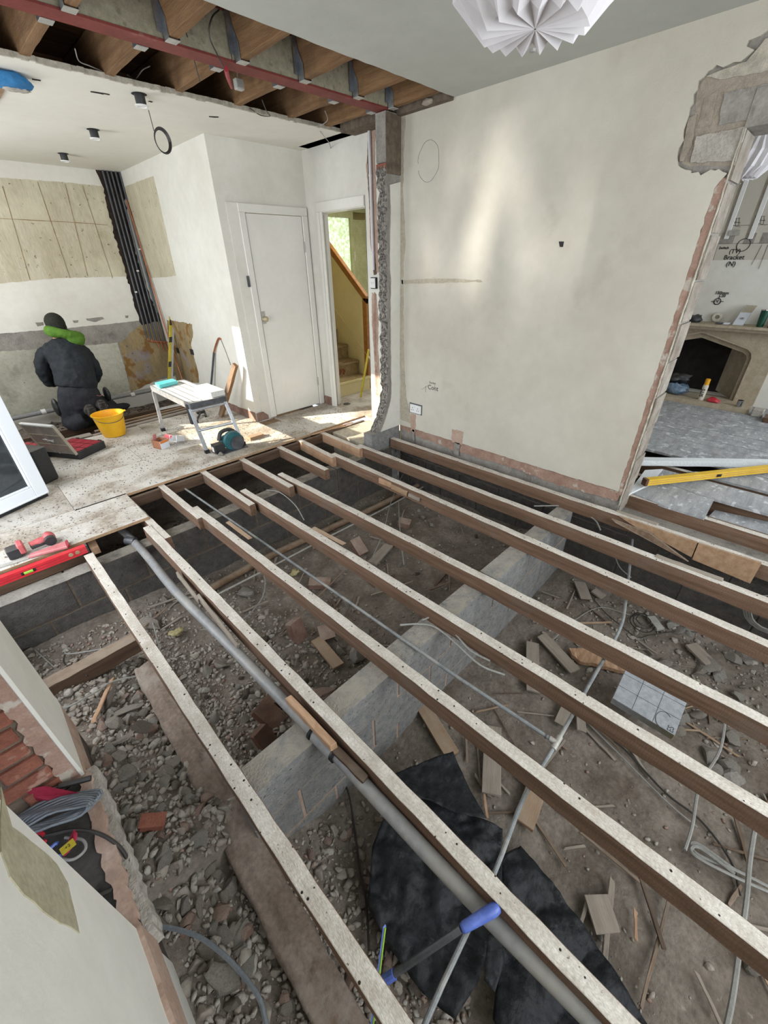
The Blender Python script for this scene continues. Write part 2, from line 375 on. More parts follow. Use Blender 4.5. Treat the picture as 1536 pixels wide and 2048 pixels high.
def rag(pts, amp, step, seed=1, closed=True, keep=lambda a, b: False):
    """roughen a 3-D outline"""
    rnd = random.Random(seed); out = []; n = len(pts)
    for i in range(n if closed else n-1):
        a = Vector(pts[i]); b = Vector(pts[(i+1) % n]); out.append(a)
        if keep(a, b): continue
        k = int((b-a).length/step)
        for j in range(1, k):
            p = a.lerp(b, j/k); d = Vector([rnd.uniform(-amp, amp) if abs((b-a)[q]) >= 0 else 0 for q in range(3)])
            out.append(p+d)
    if not closed: out.append(Vector(pts[-1]))
    return out
def text(s, size, M4, mat, parent, name='lettering', ext=.0006, bold=.0):
    c = bpy.data.curves.new(name, 'FONT'); c.body = s; c.size = size; c.extrude = ext; c.align_x = 'CENTER'; c.align_y = 'CENTER'; c.offset = bold
    c.resolution_u = 3
    t = bpy.data.objects.new('tmp_text', c); COL.objects.link(t); bpy.context.view_layer.update()
    me = bpy.data.meshes.new_from_object(t.evaluated_get(bpy.context.evaluated_depsgraph_get()))
    bpy.data.objects.remove(t); me.name = name; me.materials.clear(); me.materials.append(MATS[mat])
    o = bpy.data.objects.new(name, me); COL.objects.link(o)
    if parent is not None: o.parent = parent; o.matrix_local = Matrix.Translation(-origin_of(parent)) @ M4
    else: o.matrix_world = M4
    return o
def basis(loc, x, y):
    x = Vector(x).normalized(); y = Vector(y); z = x.cross(y).normalized(); y = z.cross(x)
    return Matrix(((x.x, y.x, z.x, loc[0]), (x.y, y.y, z.y, loc[1]), (x.z, y.z, z.z, loc[2]), (0, 0, 0, 1)))

# ============================================================ SETTING
XL, XR, ZC = -.25, 3.15, 2.57
YP = 2.93          # living face of the demolished partition
XD = 3.27          # doorway wall
YB = 6.74          # kitchen back wall
XK = 2.25          # closet side wall
# ---- kitchen deck of chipboard sheets
floor = S(MB().box(-.60, 2.9, 3.75, 5.33, -.030, -.022).build('floor', 'chip_edge', origin=(0, 0, 0)))
def sheet(x0, x1, y0, y1, ox=None):
    o = ox or MB().box(x0+.0012, x1-.0012, y0+.0012, y1-.0012, -.022, 0, 0, 1)
    return o.build('floor_panel', ['chip_edge', 'chipboard'], floor)
for (x0, x1, y0, y1) in [(-.60, .20, 3.62, 4.22), (.20, 1.45, 3.60, 4.22), (1.45, 2.45, 3.60, 4.22), (2.45, 3.262, 3.62, 4.38),
                         (-.60, .9, 4.22, 4.80), (.9, 2.08, 4.22, 4.80), (2.08, 2.245, 4.22, 4.80),
                         (-.60, 1.2, 4.80, 5.33), (1.2, 2.245, 4.80, 5.36)]: sheet(x0, x1, y0, y1)
sheet(-.60, .566, 3.36, 3.62); sheet(-.6, .566, 3.09, 3.36)
MB().box(3.262, 4.4, 3.3, 6.3, -.022, 0).build('floor_panel', 'chipboard', floor)
# splintered edge strip
plank('edge_splinter', (2.45, 3.598, -.02), (3.02, 3.56, -.015), .012, .012, 'fresh_wood', parent=floor, jit=.003, jag=.02)
plank('edge_splinter', (2.6, 3.585, -.01), (2.95, 3.52, -.02), .01, .008, 'fresh_wood', parent=floor, jit=.003, jag=.02)

# ---- ground
def zg(x, y):
    n = noise.noise(Vector((x*1.7, y*1.7, 3.1)))*.05+noise.noise(Vector((x*6, y*6, 1)))*.018
    sm = lambda a, b, t: max(0, min(1, (t-a)/(b-a)))
    if y < .96:
        z = -.74+.20*(1-sm(-.15, .42, x))+.05*sm(2.3, 3.0, x)+.03*sm(.3, .9, y)*(1-sm(.3, .8, x))
    elif y < 2.97:
        z = -.60+.10*(1-sm(.2, 1.0, x))+.05*sm(1.6, 1.1, y)
    elif y < 5.2: z = -.46
    else: z = -.46+.33*sm(5.2, 5.5, y)
    if y < 2.5: z += .24*(1-sm(-.26, .10, x))*(1-.6*sm(1.5, 2.4, y))
    return z+n
def gp(px, py, dz=0):
    z = -.6
    for _ in range(12):
        p = fl(px, py, z+dz); z = z*.4+zg(p.x, p.y)*.6
    p = fl(px, py, z+dz); return Vector((p.x, p.y, z+dz))
gm = MB(); nx, ny = 200, 400
gx = [-.9+4.6*i/nx for i in range(nx+1)]; gy = [-2.2+9.0*j/ny for j in range(ny+1)]
gm.v = [(x, y, zg(x, y)+noise.noise(Vector((x*23, y*23, 0)))*.008+noise.noise(Vector((x*60, y*60, 5)))*.004) for y in gy for x in gx]
gm.f = [(j*(nx+1)+i, j*(nx+1)+i+1, (j+1)*(nx+1)+i+1, (j+1)*(nx+1)+i) for j in range(ny) for i in range(nx)]; gm.m = [0]*len(gm.f)
ground = S(gm.build('floor_subfloor_earth', 'earth', origin=(0, 0, 0), smooth=True, recalc=False))

# ---- ceilings
def flat(name, outline, z0, z1, mats, parent=None):
    return MB().poly([(x, y, z0) for x, y in outline], (0, 0, z1-z0), 0, 1 if isinstance(mats, list) else 0).build(name, mats, parent, origin=(0, 0, 0) if parent is None else None)
R1 = random.Random(3)
def ragline(a, b, n, amp, seed):
    r = random.Random(seed); return [(a[0]+(b[0]-a[0])*i/n+(r.uniform(-amp, amp)*.5 if 0 < i < n else 0), a[1]+(b[1]-a[1])*i/n+(r.uniform(-amp, amp) if 0 < i < n else 0)) for i in range(n+1)]
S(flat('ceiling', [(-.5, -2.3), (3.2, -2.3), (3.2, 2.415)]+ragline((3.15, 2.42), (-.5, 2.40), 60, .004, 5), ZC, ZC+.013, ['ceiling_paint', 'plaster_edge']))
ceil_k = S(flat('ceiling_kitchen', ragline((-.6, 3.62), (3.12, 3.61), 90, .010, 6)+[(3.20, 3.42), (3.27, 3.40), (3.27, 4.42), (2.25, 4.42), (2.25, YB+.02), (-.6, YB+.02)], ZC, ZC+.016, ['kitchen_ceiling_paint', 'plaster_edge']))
# old damaged lip hanging along the cut
lip = MB()
for i in range(80):
    x = .5+2.65*i/80; y = 3.615+R1.uniform(-.008, .004)
    lip.box(x, x+.034, y-.012, y+.004, ZC-.003-R1.uniform(0, .006), ZC+.018)
lip.build('cut_edge', 'plaster_edge', ceil_k)
for px0, px1 in (((181, 183), (219, 189)), ((418, 233), (437, 234)), ((64, 158), (81, 161)), ((297, 202), (304, 204))):
    a = fl(*px0, ZC-.001); b = fl(*px1, ZC-.001); d = (b-a).normalized(); n_ = Vector((-d.y, d.x, 0))*.009
    MB().poly(rag([a-n_, b-n_, b+n_, a+n_], .002, .012, 9), (0, 0, -.002)).build('ceiling_slot', 'chase_dark', ceil_k)
# upper floor boards over the opened strip and the ceiling void
for i in range(9):
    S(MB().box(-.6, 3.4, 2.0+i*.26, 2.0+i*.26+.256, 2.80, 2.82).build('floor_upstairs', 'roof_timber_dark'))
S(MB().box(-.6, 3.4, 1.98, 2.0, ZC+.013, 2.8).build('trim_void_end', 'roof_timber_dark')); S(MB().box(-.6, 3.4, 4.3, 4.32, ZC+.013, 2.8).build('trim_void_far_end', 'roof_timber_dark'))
S(MB().box(-.68, -.60, -2.3, 4.3, ZC, 2.85).build('wall_void_sun_stop', 'roof_timber_dark'))  # unseen box added to stop sun leaking in through the ceiling void
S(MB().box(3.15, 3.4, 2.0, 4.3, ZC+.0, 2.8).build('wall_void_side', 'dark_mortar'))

# ---- right wall of the living room
wr = S(MB().box(3.166, 3.40, .64, 2.93, -.9, ZC).box(3.166, 3.40, -2.3, -1.2, -.9, ZC).box(3.166, 3.40, -1.2, .64, 2.27, ZC).box(3.166, 3.4, -1.2, .64, -.9, -.13).build('wall_right', 'grey_render', origin=(3.15, 0, 0)))
O = lambda px, py: at(px, py, 0, 3.15)
yz = lambda p: (3.15, p[0], p[1])
hole = [(1250/1, 0)]
edge = [O(*p) for p in [(1452, 348), (1440, 336), (1420, 338), (1403, 352), (1395, 343), (1372, 338), (1354, 329), (1357, 305), (1366, 270), (1377, 230), (1392, 180), (1396, 160), (1415, 140), (1448, 131), (1490, 118), (1506, 100), (1492, 93), (1500, 80), (1520, 72), (1536, 60)]]
out = [Vector((3.15, 2.93, .078)), Vector((3.15, 2.93, ZC)), Vector((3.15, -2.3, ZC)), Vector((3.15, -2.3, .08)), Vector((3.15, -1.2, .08)), Vector((3.15, -1.2, 2.5))]
out += [Vector((3.15, .4, 2.5))]+edge[::-1]
low = [Vector((3.15, .683, 1.9)), Vector((3.15, .672, .09))]
random.seed(11)
e2 = [e if i == 0 else e+Vector((0, random.uniform(-.006, .006), random.uniform(-.006, .006))) for i, e in enumerate(rag(edge[::-1], .008, .02, 4, closed=False))]
mid = rag([e2[-1], low[0], low[1]], .004, .03, 8, closed=False)[1:]
outl = out[:7]+e2+mid
bot = rag([outl[-1], Vector((3.15, 2.93, .078))], .003, .04, 5, closed=False)[1:-1]
for p in outl+bot: p.x = 3.15
plaster = MB().poly(outl+bot, (.017, 0, 0), 0, 1).build('plaster_skin', ['cream_wall', 'plaster_edge'], wr)
# exposed masonry: blocks, upright brick, lintel
def wallblock(pts, name, mat, depth=.012, seed=1):
    q = [O(*p) for p in pts]
    q = rag(q, .003, .02, seed)
    for p in q: p.x = 3.166-depth
    return MB().poly(q, (depth+.02, 0, 0)).build(name, mat, wr)
wallblock([(1386, 240), (1394, 172), (1412, 150), (1600, 128), (1600, 236), (1492, 252), (1468, 330), (1378, 332), (1362, 326)], 'mortar_bed', 'mortar', .001, 12)
wallblock([(1392, 272), (1492, 252), (1470, 322), (1380, 325)], 'concrete_block', 'rubble_light', .008, 2)
wallblock([(1408, 196), (1437, 178), (1420, 250), (1393, 256)], 'brick', 'mortar', .004, 3)
wallblock([(1448, 186), (1600, 150), (1600, 232), (1492, 240), (1436, 250)], 'lintel', 'grey_render', .006, 5)
wallblock([(1410, 152), (1450, 136), (1492, 122), (1530, 76), (1600, 60), (1600, 120), (1520, 145), (1440, 158)], 'concrete_block', 'plaster_edge', .006, 6)
wallblock([(1376, 235), (1392, 228), (1383, 290), (1366, 322), (1358, 322)], 'mortar_patch', 'mortar', .008, 7)
MB().box(3.156, 3.41, -1.2, .64, 2.13, 2.27).build('lintel', 'grey_render', wr)
# bare strip beside the jamb, jamb block and metal bead
q = rag([Vector((3.155, .684, 1.94)), Vector((3.155, .64, 1.94)), Vector((3.155, .64, .06)), Vector((3.155, .676, .06))], .002, .03, 4)
for p in q: p.x = 3.155
MB().poly(q, (.02, 0, 0)).build('bare_strip', 'pink_render', wr)
q = rag([Vector((3.15, .642, 2.13)), Vector((3.15, .642, -.02)), Vector((3.175, .642, -.02)), Vector((3.175, .642, 2.13))], .002, .03, 4)
MB().poly(q, (0, -.004, 0)).build('corner_bead', 'plaster_edge', wr)
jb = MB()
for i in range(10):
    z0 = -.1+i*.225; jb.box(3.176, 3.398, .632-.006*(i % 2), .645, z0+.006, z0+.218)
for i in range(10):
    z0 = -.1+i*.225; MB().box(3.178, 3.396, .634-.006*(i % 2), .645, z0+.006, min(2.125, z0+.218)).build('concrete_block', 'rubble', wr)
# base strips
q = rag([Vector((3.158, 2.92, .08)), Vector((3.158, .66, .09)), Vector((3.158, .66, .01)), Vector((3.158, 1.1, -.02)), Vector((3.158, 1.6, .0)), Vector((3.158, 2.2, -.02)), Vector((3.158, 2.55, .0)), Vector((3.158, 2.92, .03))], .008, .03, 14)
for p in q: p.x = 3.158
MB().poly(q, (.02, 0, 0)).build('render_band', 'pink_render', wr)
for (y0, y1, z0, z1) in ((2.70, 2.77, .05, .24), (2.715, 2.745, -.06, .07), (2.10, 2.23, .07, .20), (2.13, 2.19, -.05, .08)):
    q = rag([Vector((3.147, y0, z0)), Vector((3.147, y1, z0)), Vector((3.147, y1, z1)), Vector((3.147, y0, z1))], .006, .02, int(y0*100))
    for p in q: p.x = 3.1475
    MB().poly(q, (.006, 0, 0)).build('chase_patch', 'bare_plaster' if z1 > .1 else 'grey_render', wr)
# founding blockwork below the joists, courses as blocks
def courses(parent, axis, face, a0, a1, zs, L, mat, depth=.012, gap=.008, into=1, off=0):
    for r, (z0, z1) in enumerate(zs):
        a = a0-(L/2 if (r+off) % 2 else 0)
        while a < a1:
            s0 = max(a, a0)+gap/2; s1 = min(a+L, a1)-gap/2
            if s1-s0 > .04:
                d = depth+random.uniform(-.003, .003)
                m = MB()
                if axis == 'y': m.box(min(face, face+into*d), max(face, face+into*d), s0, s1, z0+gap/2, z1-gap/2)
                else: m.box(s0, s1, min(face, face+into*d), max(face, face+into*d), z0+gap/2, z1-gap/2)
                m.build('concrete_block', mat, parent, bev=.003)
            a += L
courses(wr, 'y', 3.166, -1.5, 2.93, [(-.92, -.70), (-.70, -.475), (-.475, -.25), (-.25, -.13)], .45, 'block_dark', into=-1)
# small marks on the right wall
sq = [O(*p) for p in [(1118, 483), (1128, 483), (1126, 494), (1120, 494)]]
for p in sq: p.x = 3.149
MB().poly(sq, (-.002, 0, 0)).build('wall_plug', 'ink', wr)
def wallstroke(pts, r, name='pencil_mark', mat='ink', parent=wr, x=3.1495):
    q = [Vector((x, p.y, p.z)) for p in pts]
    return MB().tube(q, r, 4).build(name, mat, parent)
cc = O(857, 323); circ = [Vector((0, cc.y+.105*math.cos(t*PI/18)*(1+.05*math.sin(t)), cc.z+.125*math.sin(t*PI/18))) for t in range(35)]
wallstroke(circ, .0009)
xw, yw = (0, -1, 0), (0, 0, 1)
c0 = O(866, 776); text('Cont', .062, basis((3.1495, c0.y, c0.z), xw, yw), 'ink', wr, ext=.0003)
c1 = O(865, 767); text('Socket', .03, basis((3.1495, c1.y, c1.z+.005), xw, yw), 'ink', wr, ext=.0003)
wallstroke([O(843, 779), O(856, 771)], .0012); wallstroke([O(851, 784), O(852, 772)], .0012); wallstroke([O(869, 779), O(870, 770)], .0012)
# stains / skim edges, thin layers of old filler
def wpatch(px, mat, amp=.01, step=.03, x=3.1495, th=.0012, name='filler_patch', seed=1):
    q = rag([O(*p) for p in px], amp, step, seed)
    for p in q: p.x = x
    return MB().poly(q, (-th, 0, 0)).build(name, mat, wr)
M('filler_dark', '#a59d8c', '#b1a997', 6, .9, .1)
M('filler_pale', '#cbc5b6', '#d5cfc2', 6, .9, .1)
wpatch([(803, 560), (880, 557), (962, 560), (965, 564), (880, 566), (804, 568)], 'filler_dark', .003, seed=3)
wpatch([(800, 236), (811, 233), (808, 300), (806, 380), (811, 480), (806, 560), (808, 700), (812, 790), (826, 850), (801, 838)], 'filler_dark', .006, seed=4)
# double socket
sk = E('socket', O(832, 818)+Vector((-.004, 0, -.045)), 'white double plug socket low on the cream wall near its left corner', 'socket')
s0 = O(832, 818)
MB().box(3.135, 3.149, s0.y-.073, s0.y+.073, s0.z-.043, s0.z+.043).build('face_plate', 'plastic_white', sk, bev=.004)
MB().box(3.146, 3.1495, s0.y-.082, s0.y+.085, s0.z-.05, s0.z+.054).build('back_box', 'tool_steel', sk)
for k in (-.036, .036):
    for (dy, dz) in ((0, .012), (-.011, -.010), (.011, -.010)):
        MB().box(3.1335, 3.136, s0.y+k+dy-.003, s0.y+k+dy+.003, s0.z+dz-.005, s0.z+dz+.003).build('pin_slot', 'ink', sk)
    MB().box(3.131, 3.136, s0.y+k*.3-.006, s0.y+k*.3+.006, s0.z+.018, s0.z+.032).build('rocker', 'plastic_white', sk)

# ---- partition stub, padstone
stub = S(MB().box(3.08, 3.15, 2.945, 3.045, -.2, 2.25).build('wall_partition_stub', 'dark_mortar', origin=(3.1, 3, 0)))
xe = at(777, 600, 1, YP).x
def sx(z):   # ragged end of the removed wall, x as a function of height
    base = xe-.006
    if z < .50:
        t = (.50-z)/.55; base -= .28*min(t, 1.1)**1.8
    return base
zs = [-.10+.03*i for i in range(80)]; zs = [z for z in zs if z < 2.29]
rr = random.Random(5)
jit = [rr.uniform(-.012, .012) for _ in zs]
g = MB(); cols = 9
for i, z in enumerate(zs):
    for j in range(cols):
        t = j/(cols-1); y = YP+.012+.10*t
        x = sx(z)+jit[i]+noise.noise(Vector((z*17, t*4, 1)))*.022+noise.noise(Vector((z*60, t*14, 1)))*.012
        g.v.append((x, y+(rr.uniform(-.006, .006) if j == cols-1 else 0), z))
for i in range(len(zs)-1):
    for j in range(cols-1):
        a = i*cols+j; g.f.append((a, a+1, a+cols+1, a+cols)); g.m.append(0)
n0 = len(g.v)
for i, z in enumerate(zs): g.v += [(3.15, YP+.012, z), (3.15, YP+.112, z)]
for i in range(len(zs)-1):
    g.f += [(i*cols, (i+1)*cols, n0+2*i+2, n0+2*i), (i*cols+cols-1, n0+2*i+1, n0+2*i+3, (i+1)*cols+cols-1)]; g.m += [1, 1]
g.build('broken_end', ['rough_block', 'grey_render'], stub)
# plaster face left on the stub, living side (wavy edge), and the floor level foot
fe = []
for i in range(60):
    z = 2.13-.036*i; fe.append(Vector((xe+.030+.022*noise.noise(Vector((z*3.3, 2, 2)))+.01*noise.noise(Vector((z*12, 2, 2))) - (.29*((.48-z)/.55)**1.8 if z < .48 else 0), YP, z)))
    if z < .06: break
MB().poly(fe+[Vector((3.15, YP, .078)), Vector((3.15, YP, 2.16))], (0, .014, 0), 0, 1).build('plaster_skin', ['white_wall', 'plaster_edge'], stub)
fe2 = [Vector((p.x-.012+.006*noise.noise(Vector((p.z*9, 4, 2))), YP+.006, p.z)) for p in fe]
MB().poly(fe2+[Vector((3.15, YP+.006, .07)), Vector((3.15, YP+.006, 2.16))], (0, .01, 0), 0).build('plaster_undercoat', 'grey_render', stub)
MB().box(xe-.28, 3.15, YP-.004, YP+.115, -.28, .075).build('footing', 'block', stub, bev=.01)
MB().box(xe-.02, 3.15, YP-.006, YP+.115, -.75, -.28).build('footing', 'block', stub, bev=.01)
pad = MB().box(xe-.015, 3.15, YP+.0, YP+.115, 2.27, 2.565)
pad.build('padstone', 'grey_render', stub, bev=.006)
MB().box(xe-.012, 3.149, YP-.003, YP+.004, 2.20, 2.56).build('padstone_face', 'dark_mortar', stub)
MB().box(xe-.016, 3.1, YP+.002, YP+.11, 2.235, 2.265).build('brick', 'brick_red', stub)

S(MB().box(2.70, 3.27, 3.05, 3.56, -.30, -.045).build('trim_threshold', 'plaster_edge', bev=.01))
# ---- doorway wall (kitchen to hall)
wd = S(MB().box(XD, XD+.11, 3.04, 3.50, -.25, ZC).box(XD, XD+.11, 3.50, 4.24, 2.06, ZC).box(XD, XD+.11, 4.24, 4.42, -.03, ZC).build('wall_doorway', 'white_wall', origin=(XD, 4, 0)))
DW = lambda px, py: at(px, py, 0, XD)
# conduit in its chase
def dpoly(px, mat, th, name, seed=1, amp=.004):
    q = rag([DW(*p) for p in px], amp, .02, seed)
    for p in q: p.x = XD
    return MB().poly(q, (-th, 0, 0)).build(name, mat, wd)
dpoly([(735, 255), (752, 250), (750, 300), (754, 420), (757, 545), (747, 548), (740, 470), (738, 400), (732, 330), (737, 300)], 'bare_plaster', .002, 'cable_chase', 2)
dpoly([(737, 258), (740, 256), (742, 330), (745, 420), (749, 500), (754, 548), (748, 550), (743, 480), (740, 420), (735, 320)], 'dark_mortar', .0035, 'cable_chase', 6)
dpoly([(744, 585), (753, 588), (757, 640), (756, 700), (760, 756), (762, 795), (753, 795), (750, 730), (748, 700), (744, 650)], 'bare_plaster', .003, 'plaster_scar', 3)
dpoly([(749, 584), (752, 588), (753, 640), (753, 700), (756, 790), (752, 790), (750, 730), (749, 700), (747, 650)], 'pink_render', .0045, 'plaster_scar', 4)
q0 = DW(739, 258); q1 = DW(748, 540)
MB().cyl((XD-.014, q0.y-.01, q0.z), (XD-.014, q1.y-.01, q1.z), .015, 12).build('conduit', 'paper_white', wd, smooth='auto')
for k in (.3, .86):
    p = q0.lerp(q1, k); MB().cyl((XD-.014, p.y-.01, p.z-.008), (XD-.014, p.y-.01, p.z+.008), .018, 12).build('conduit_clip', 'paper_white', wd)
s1 = DW(748, 566)
sw = E('switch', (XD-.005, s1.y, s1.z-.043), 'white switch hanging loose from its box below a conduit, beside the stair doorway', 'switch')
MB().box(XD-.028, XD-.018, s1.y-.043, s1.y+.043, s1.z-.043, s1.z+.043).build('face_plate', 'plastic_white', sw, bev=.003)
MB().box(XD-.018, XD-.001, s1.y-.05, s1.y+.03, s1.z-.05, s1.z+.05).build('back_box', 'rubber_black', sw)
for k in (-.012, .012): MB().box(XD-.031, XD-.027, s1.y+k-.006, s1.y+k+.006, s1.z-.012, s1.z+.012).build('rocker', 'plastic_white', sw)
# architrave and lining
for nm, b in (('architrave', (XD-.016, XD+.002, 4.15, 4.235, 0, 2.049)), ('architrave', (XD-.018, XD+.002, 3.50, 4.237, 2.05, 2.13)),
              ('lining', (XD, XD+.12, 4.215, 4.235, 0, 2.05)), ('lining', (XD, XD+.12, 3.50, 4.235, 2.045, 2.06)), ('lining', (XD, XD+.12, 3.49, 3.505, 0, 2.05)), ('door_stop', (XD+.05, XD+.07, 4.19, 4.215, 0, 2.03))):
    MB().box(*b).build(nm, 'gloss_white', wd, bev=.004)
MB().box(XD-.024, XD-.0162, 4.19, 4.232, 0, 2.047).build('architrave', 'gloss_white', wd, bev=.004)
MB().box(XD-.001, XD+.03, 4.205, 4.216, .93, 1.02).build('strike_plate', 'chrome', wd)
MB().box(XD-.012, XD, 4.24, 4.40, .0, .10).build('bare_patch', 'brick_dusty', wd)

# ---- closet: door front (y=4.42) and side (x=2.25)
wc = S(MB().box(XK, XK+.09, 4.42, YB, -.2, ZC).box(XK+.09, 2.515, 4.42, 4.52, -.03, ZC).box(3.19, XD, 4.42, 4.52, -.03, ZC).box(2.515, 3.19, 4.42, 4.52, 2.03, ZC).build('wall_closet', 'white_wall', origin=(XK, 4.42, 0)))
MB().box(2.335, 2.515, 4.405, 4.421, 0, 2.1).build('side_casing', 'white_wall', wc)
for b in ((2.445, 2.515, 4.398, 4.424, 0, 2.027), (3.185, 3.255, 4.398, 4.424, 0, 2.027), (2.445, 3.255, 4.396, 4.424, 2.028, 2.098)):
    MB().box(*b).build('architrave', 'gloss_white', wc, bev=.006)
cdoor = S(MB().box(2.521, 3.18, 4.41, 4.45, .012, 2.022).build('door_1', 'gloss_white', bev=.003))
kx = at(529, 638, 1, 4.4)
MB().lathe([(.0, -.062), (.02, -.06), (.029, -.048), (.024, -.034), (.01, -.022), (.01, -.012), (.026, -.008), (.026, 0)], (kx.x, 4.41, kx.z), 18, axis='Y').build('door_knob', 'knob_brass', cdoor, smooth=True)
MB().box(kx.x-.022, kx.x+.022, 4.4085, 4.411, kx.z-.05, kx.z+.075).build('finger_plate', 'galv_dull', cdoor)
for z in (1.75, .3): MB().cyl((3.183, 4.402, z-.05), (3.183, 4.402, z+.05), .007, 8).build('hinge', 'galv_dull', cdoor)
la = at(497, 563, 1, 4.395); MB().box(la.x-.012, la.x+.012, 4.39, 4.4, la.z-.05, la.z+.05).build('latch_hook', 'tool_steel', wc)
# bare base of the closet walls
q = rag([Vector((XK-.002, 4.42, .0)), Vector((XK-.002, 5.4, .0)), Vector((XK-.002, 5.4, .085)), Vector((XK-.002, 4.42, .10))], .004, .04, 3)
for p in q: p.x = XK-.002
MB().poly(q, (-.004, 0, 0)).build('bare_band', 'brick_dusty', wc)
MB().poly([(2.252, 4.402, 0), (2.40, 4.402, 0), (2.40, 4.402, .045), (2.34, 4.402, .10), (2.252, 4.402, .095)], (0, -.005, 0)).build('bare_patch', 'brick_dusty', wc)
# stained panels on the closet side
KS = lambda px, py: at(px, py, 0, XK)
KB = lambda px, py: at(px, py, 1, YB)
def kpoly(wall, fn, axis, val, px, mat, th, name, seed=1, amp=.003, step=.03):
    q = rag([fn(*p) for p in px], amp, step, seed)
    for p in q: p[axis] = val
    off = [0, 0, 0]; off[axis] = -th
    return MB().poly(q, off).build(name, mat, wall)
kpoly(wc, KS, 0, XK, [(250, 373), (307, 352), (352, 551), (335, 554), (297, 556), (248, 392)], 'stain_board', .002, 'stained_panel', 2)
kpoly(wc, KS, 0, XK, [(334, 640), (384, 648), (386, 668), (382, 690), (397, 748), (398, 765), (350, 768), (345, 740)], 'rust_stain', .003, 'stripped_patch', 3, .008)
for p in ((384, 703), (356, 700)):
    c = KS(*p); MB().box(XK-.006, XK-.002, c.y-.05, c.y+.05, c.z-.04, c.z+.03).build('hole_mark', 'ink', wc)

# ---- kitchen back wall
wb = S(MB().box(-.9, XK+.02, YB, YB+.15, -.6, ZC).build('wall_back', 'white_wall', origin=(0, YB, 0)))
kpoly(wb, KB, 1, YB, [(-260, 345), (0, 355), (120, 364), (215, 373), (255, 553), (120, 556), (0, 567), (-260, 580)], 'stain_board', .002, 'stained_panel', 4, .003)
for a, b in (((5, 372), (60, 560)), ((75, 364), (140, 556)), ((130, 368), (175, 552)), ((165, 372), (225, 556)), ((0, 437), (150, 445)), ((150, 445), (215, 450))):
    p, q_ = KB(*a), KB(*b); p.y = q_.y = YB-.003; MB().tube([p, q_], .0035, 4).build('joint_line', 'rust_stain', wb)
kpoly(wb, KB, 1, YB, [(-260, 695), (0, 667), (150, 655), (290, 640), (332, 637), (350, 752), (150, 800), (0, 850), (-260, 900)], 'grey_render', .002, 'bare_render', 5, .004)
kpoly(wb, KB, 1, YB-.002, [(-260, 740), (0, 703), (80, 698), (185, 690), (235, 685), (262, 780), (150, 812), (30, 838), (-260, 900)], 'pale_render', .003, 'bare_render', 6, .006)
kpoly(wb, KB, 1, YB-.002, [(238, 688), (280, 650), (331, 640), (345, 745), (262, 784)], 'rust_stain', .0035, 'bare_render', 7, .008)
for pts in ([(172, 637), (205, 634), (209, 638), (190, 644), (174, 641)], [(70, 645), (86, 644), (88, 650), (75, 653)], [(145, 641), (157, 640), (156, 645), (148, 646)], [(250, 631), (257, 631), (256, 636), (251, 636)]):
    kpoly(wb, KB, 1, YB, pts, 'grey_render', .0015, 'chipped_spot', 3, .003, .02)
# chase behind the black pipes
kpoly(wb, KB, 1, YB-.001, [(190, 338), (240, 338), (246, 372), (251, 410), (262, 460), (270, 500), (283, 545), (303, 600), (330, 655), (332, 690), (300, 690), (278, 640), (255, 560), (228, 470), (205, 372)], 'chase_dark', .004, 'pipe_chase', 8, .012, .03)
T(wb, kind='structure')
# rest of the shell outside the view
S(MB().box(-.66, -.60, 5.2, 6.28, -.1, 1.05).box(-.66, -.6, 3.95, 5.2, -.1, ZC).box(-.66, -.6, 6.28, 6.9, -.1, ZC).box(-.66, -.6, 5.2, 6.28, 2.50, ZC).build('wall_kitchen_left', 'white_wall'))

# ---- left wall: near pier, sill, far pier
wl = S(MB().box(-.60, XL, -2.3, .76, -.75, ZC).build('wall_left', 'white_wall', origin=(XL, 0, 0)))
LW = lambda px, py: at(px, py, 0, XL)
q = [LW(*p) for p in [(0, 1575), (22, 1655), (80, 1700), (112, 1730), (134, 1768), (157, 1868), (100, 1835), (45, 1790), (18, 1755), (0, 1705)]]
q = rag(q, .003, .03, 5)
for p in q: p.x = XL
M('bare_skim', '#a09a80', '#aea890', 8, .9, .2)
MB().poly(q, (.002, 0, 0)).build('bare_skim_patch', 'bare_skim', wl)
q = rag([Vector((XL, .76, .0)), Vector((XL, .76, .03)), Vector((XL, -.3, .02)), Vector((XL, -.3, -.10)), Vector((XL, .76, -.12))], .004, .03, 7)
for p in q: p.x = XL
MB().poly(q, (.012, 0, 0)).build('bare_foot', 'bare_plaster', wl)
MB().box(-.56, XL-.004, -2.3, 1.75, -1.0, -.10).build('footing', 'rubble_dark', wl)
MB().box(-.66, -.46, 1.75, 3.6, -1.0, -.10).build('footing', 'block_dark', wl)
sill = S(MB().box(-.62, XL+.004, .76, 1.35, -.14, -.012).build('trim_sill', 'sill_dark', bev=.006))
q = rag([Vector((-.285, .76, -.011)), Vector((-.240, .76, -.02)), Vector((-.238, 1.36, -.02)), Vector((-.275, 1.36, -.011))], .007, .02, 7)
for p in q: p.z = -.03
MB().poly(q, (0, 0, .024)).build('broken_edge', 'bare_plaster', sill)
q = rag([Vector((-.26, .76, 0)), Vector((-.222, .76, -.0)), Vector((-.222, 1.40, -.0)), Vector((-.26, 1.40, 0))], .008, .02, 9)
for p in q: p.z = -.14
MB().poly(q, (0, 0, .10)).build('broken_edge', 'rubble_light', sill)
pier = S(MB().box(-.58, XL-.012, 1.362, 1.74, -.5, ZC).build('wall_left_pier', 'dark_mortar', origin=(XL, 1.5, 0)))
MB().box(XL-.012, XL, 1.352, 1.752, -.0, ZC).build('plaster_skin', 'white_wall', pier, bev=.002)
MB().box(-.58, XL-.012, 1.74, 1.752, 0, ZC).build('plaster_skin', 'white_wall', pier)
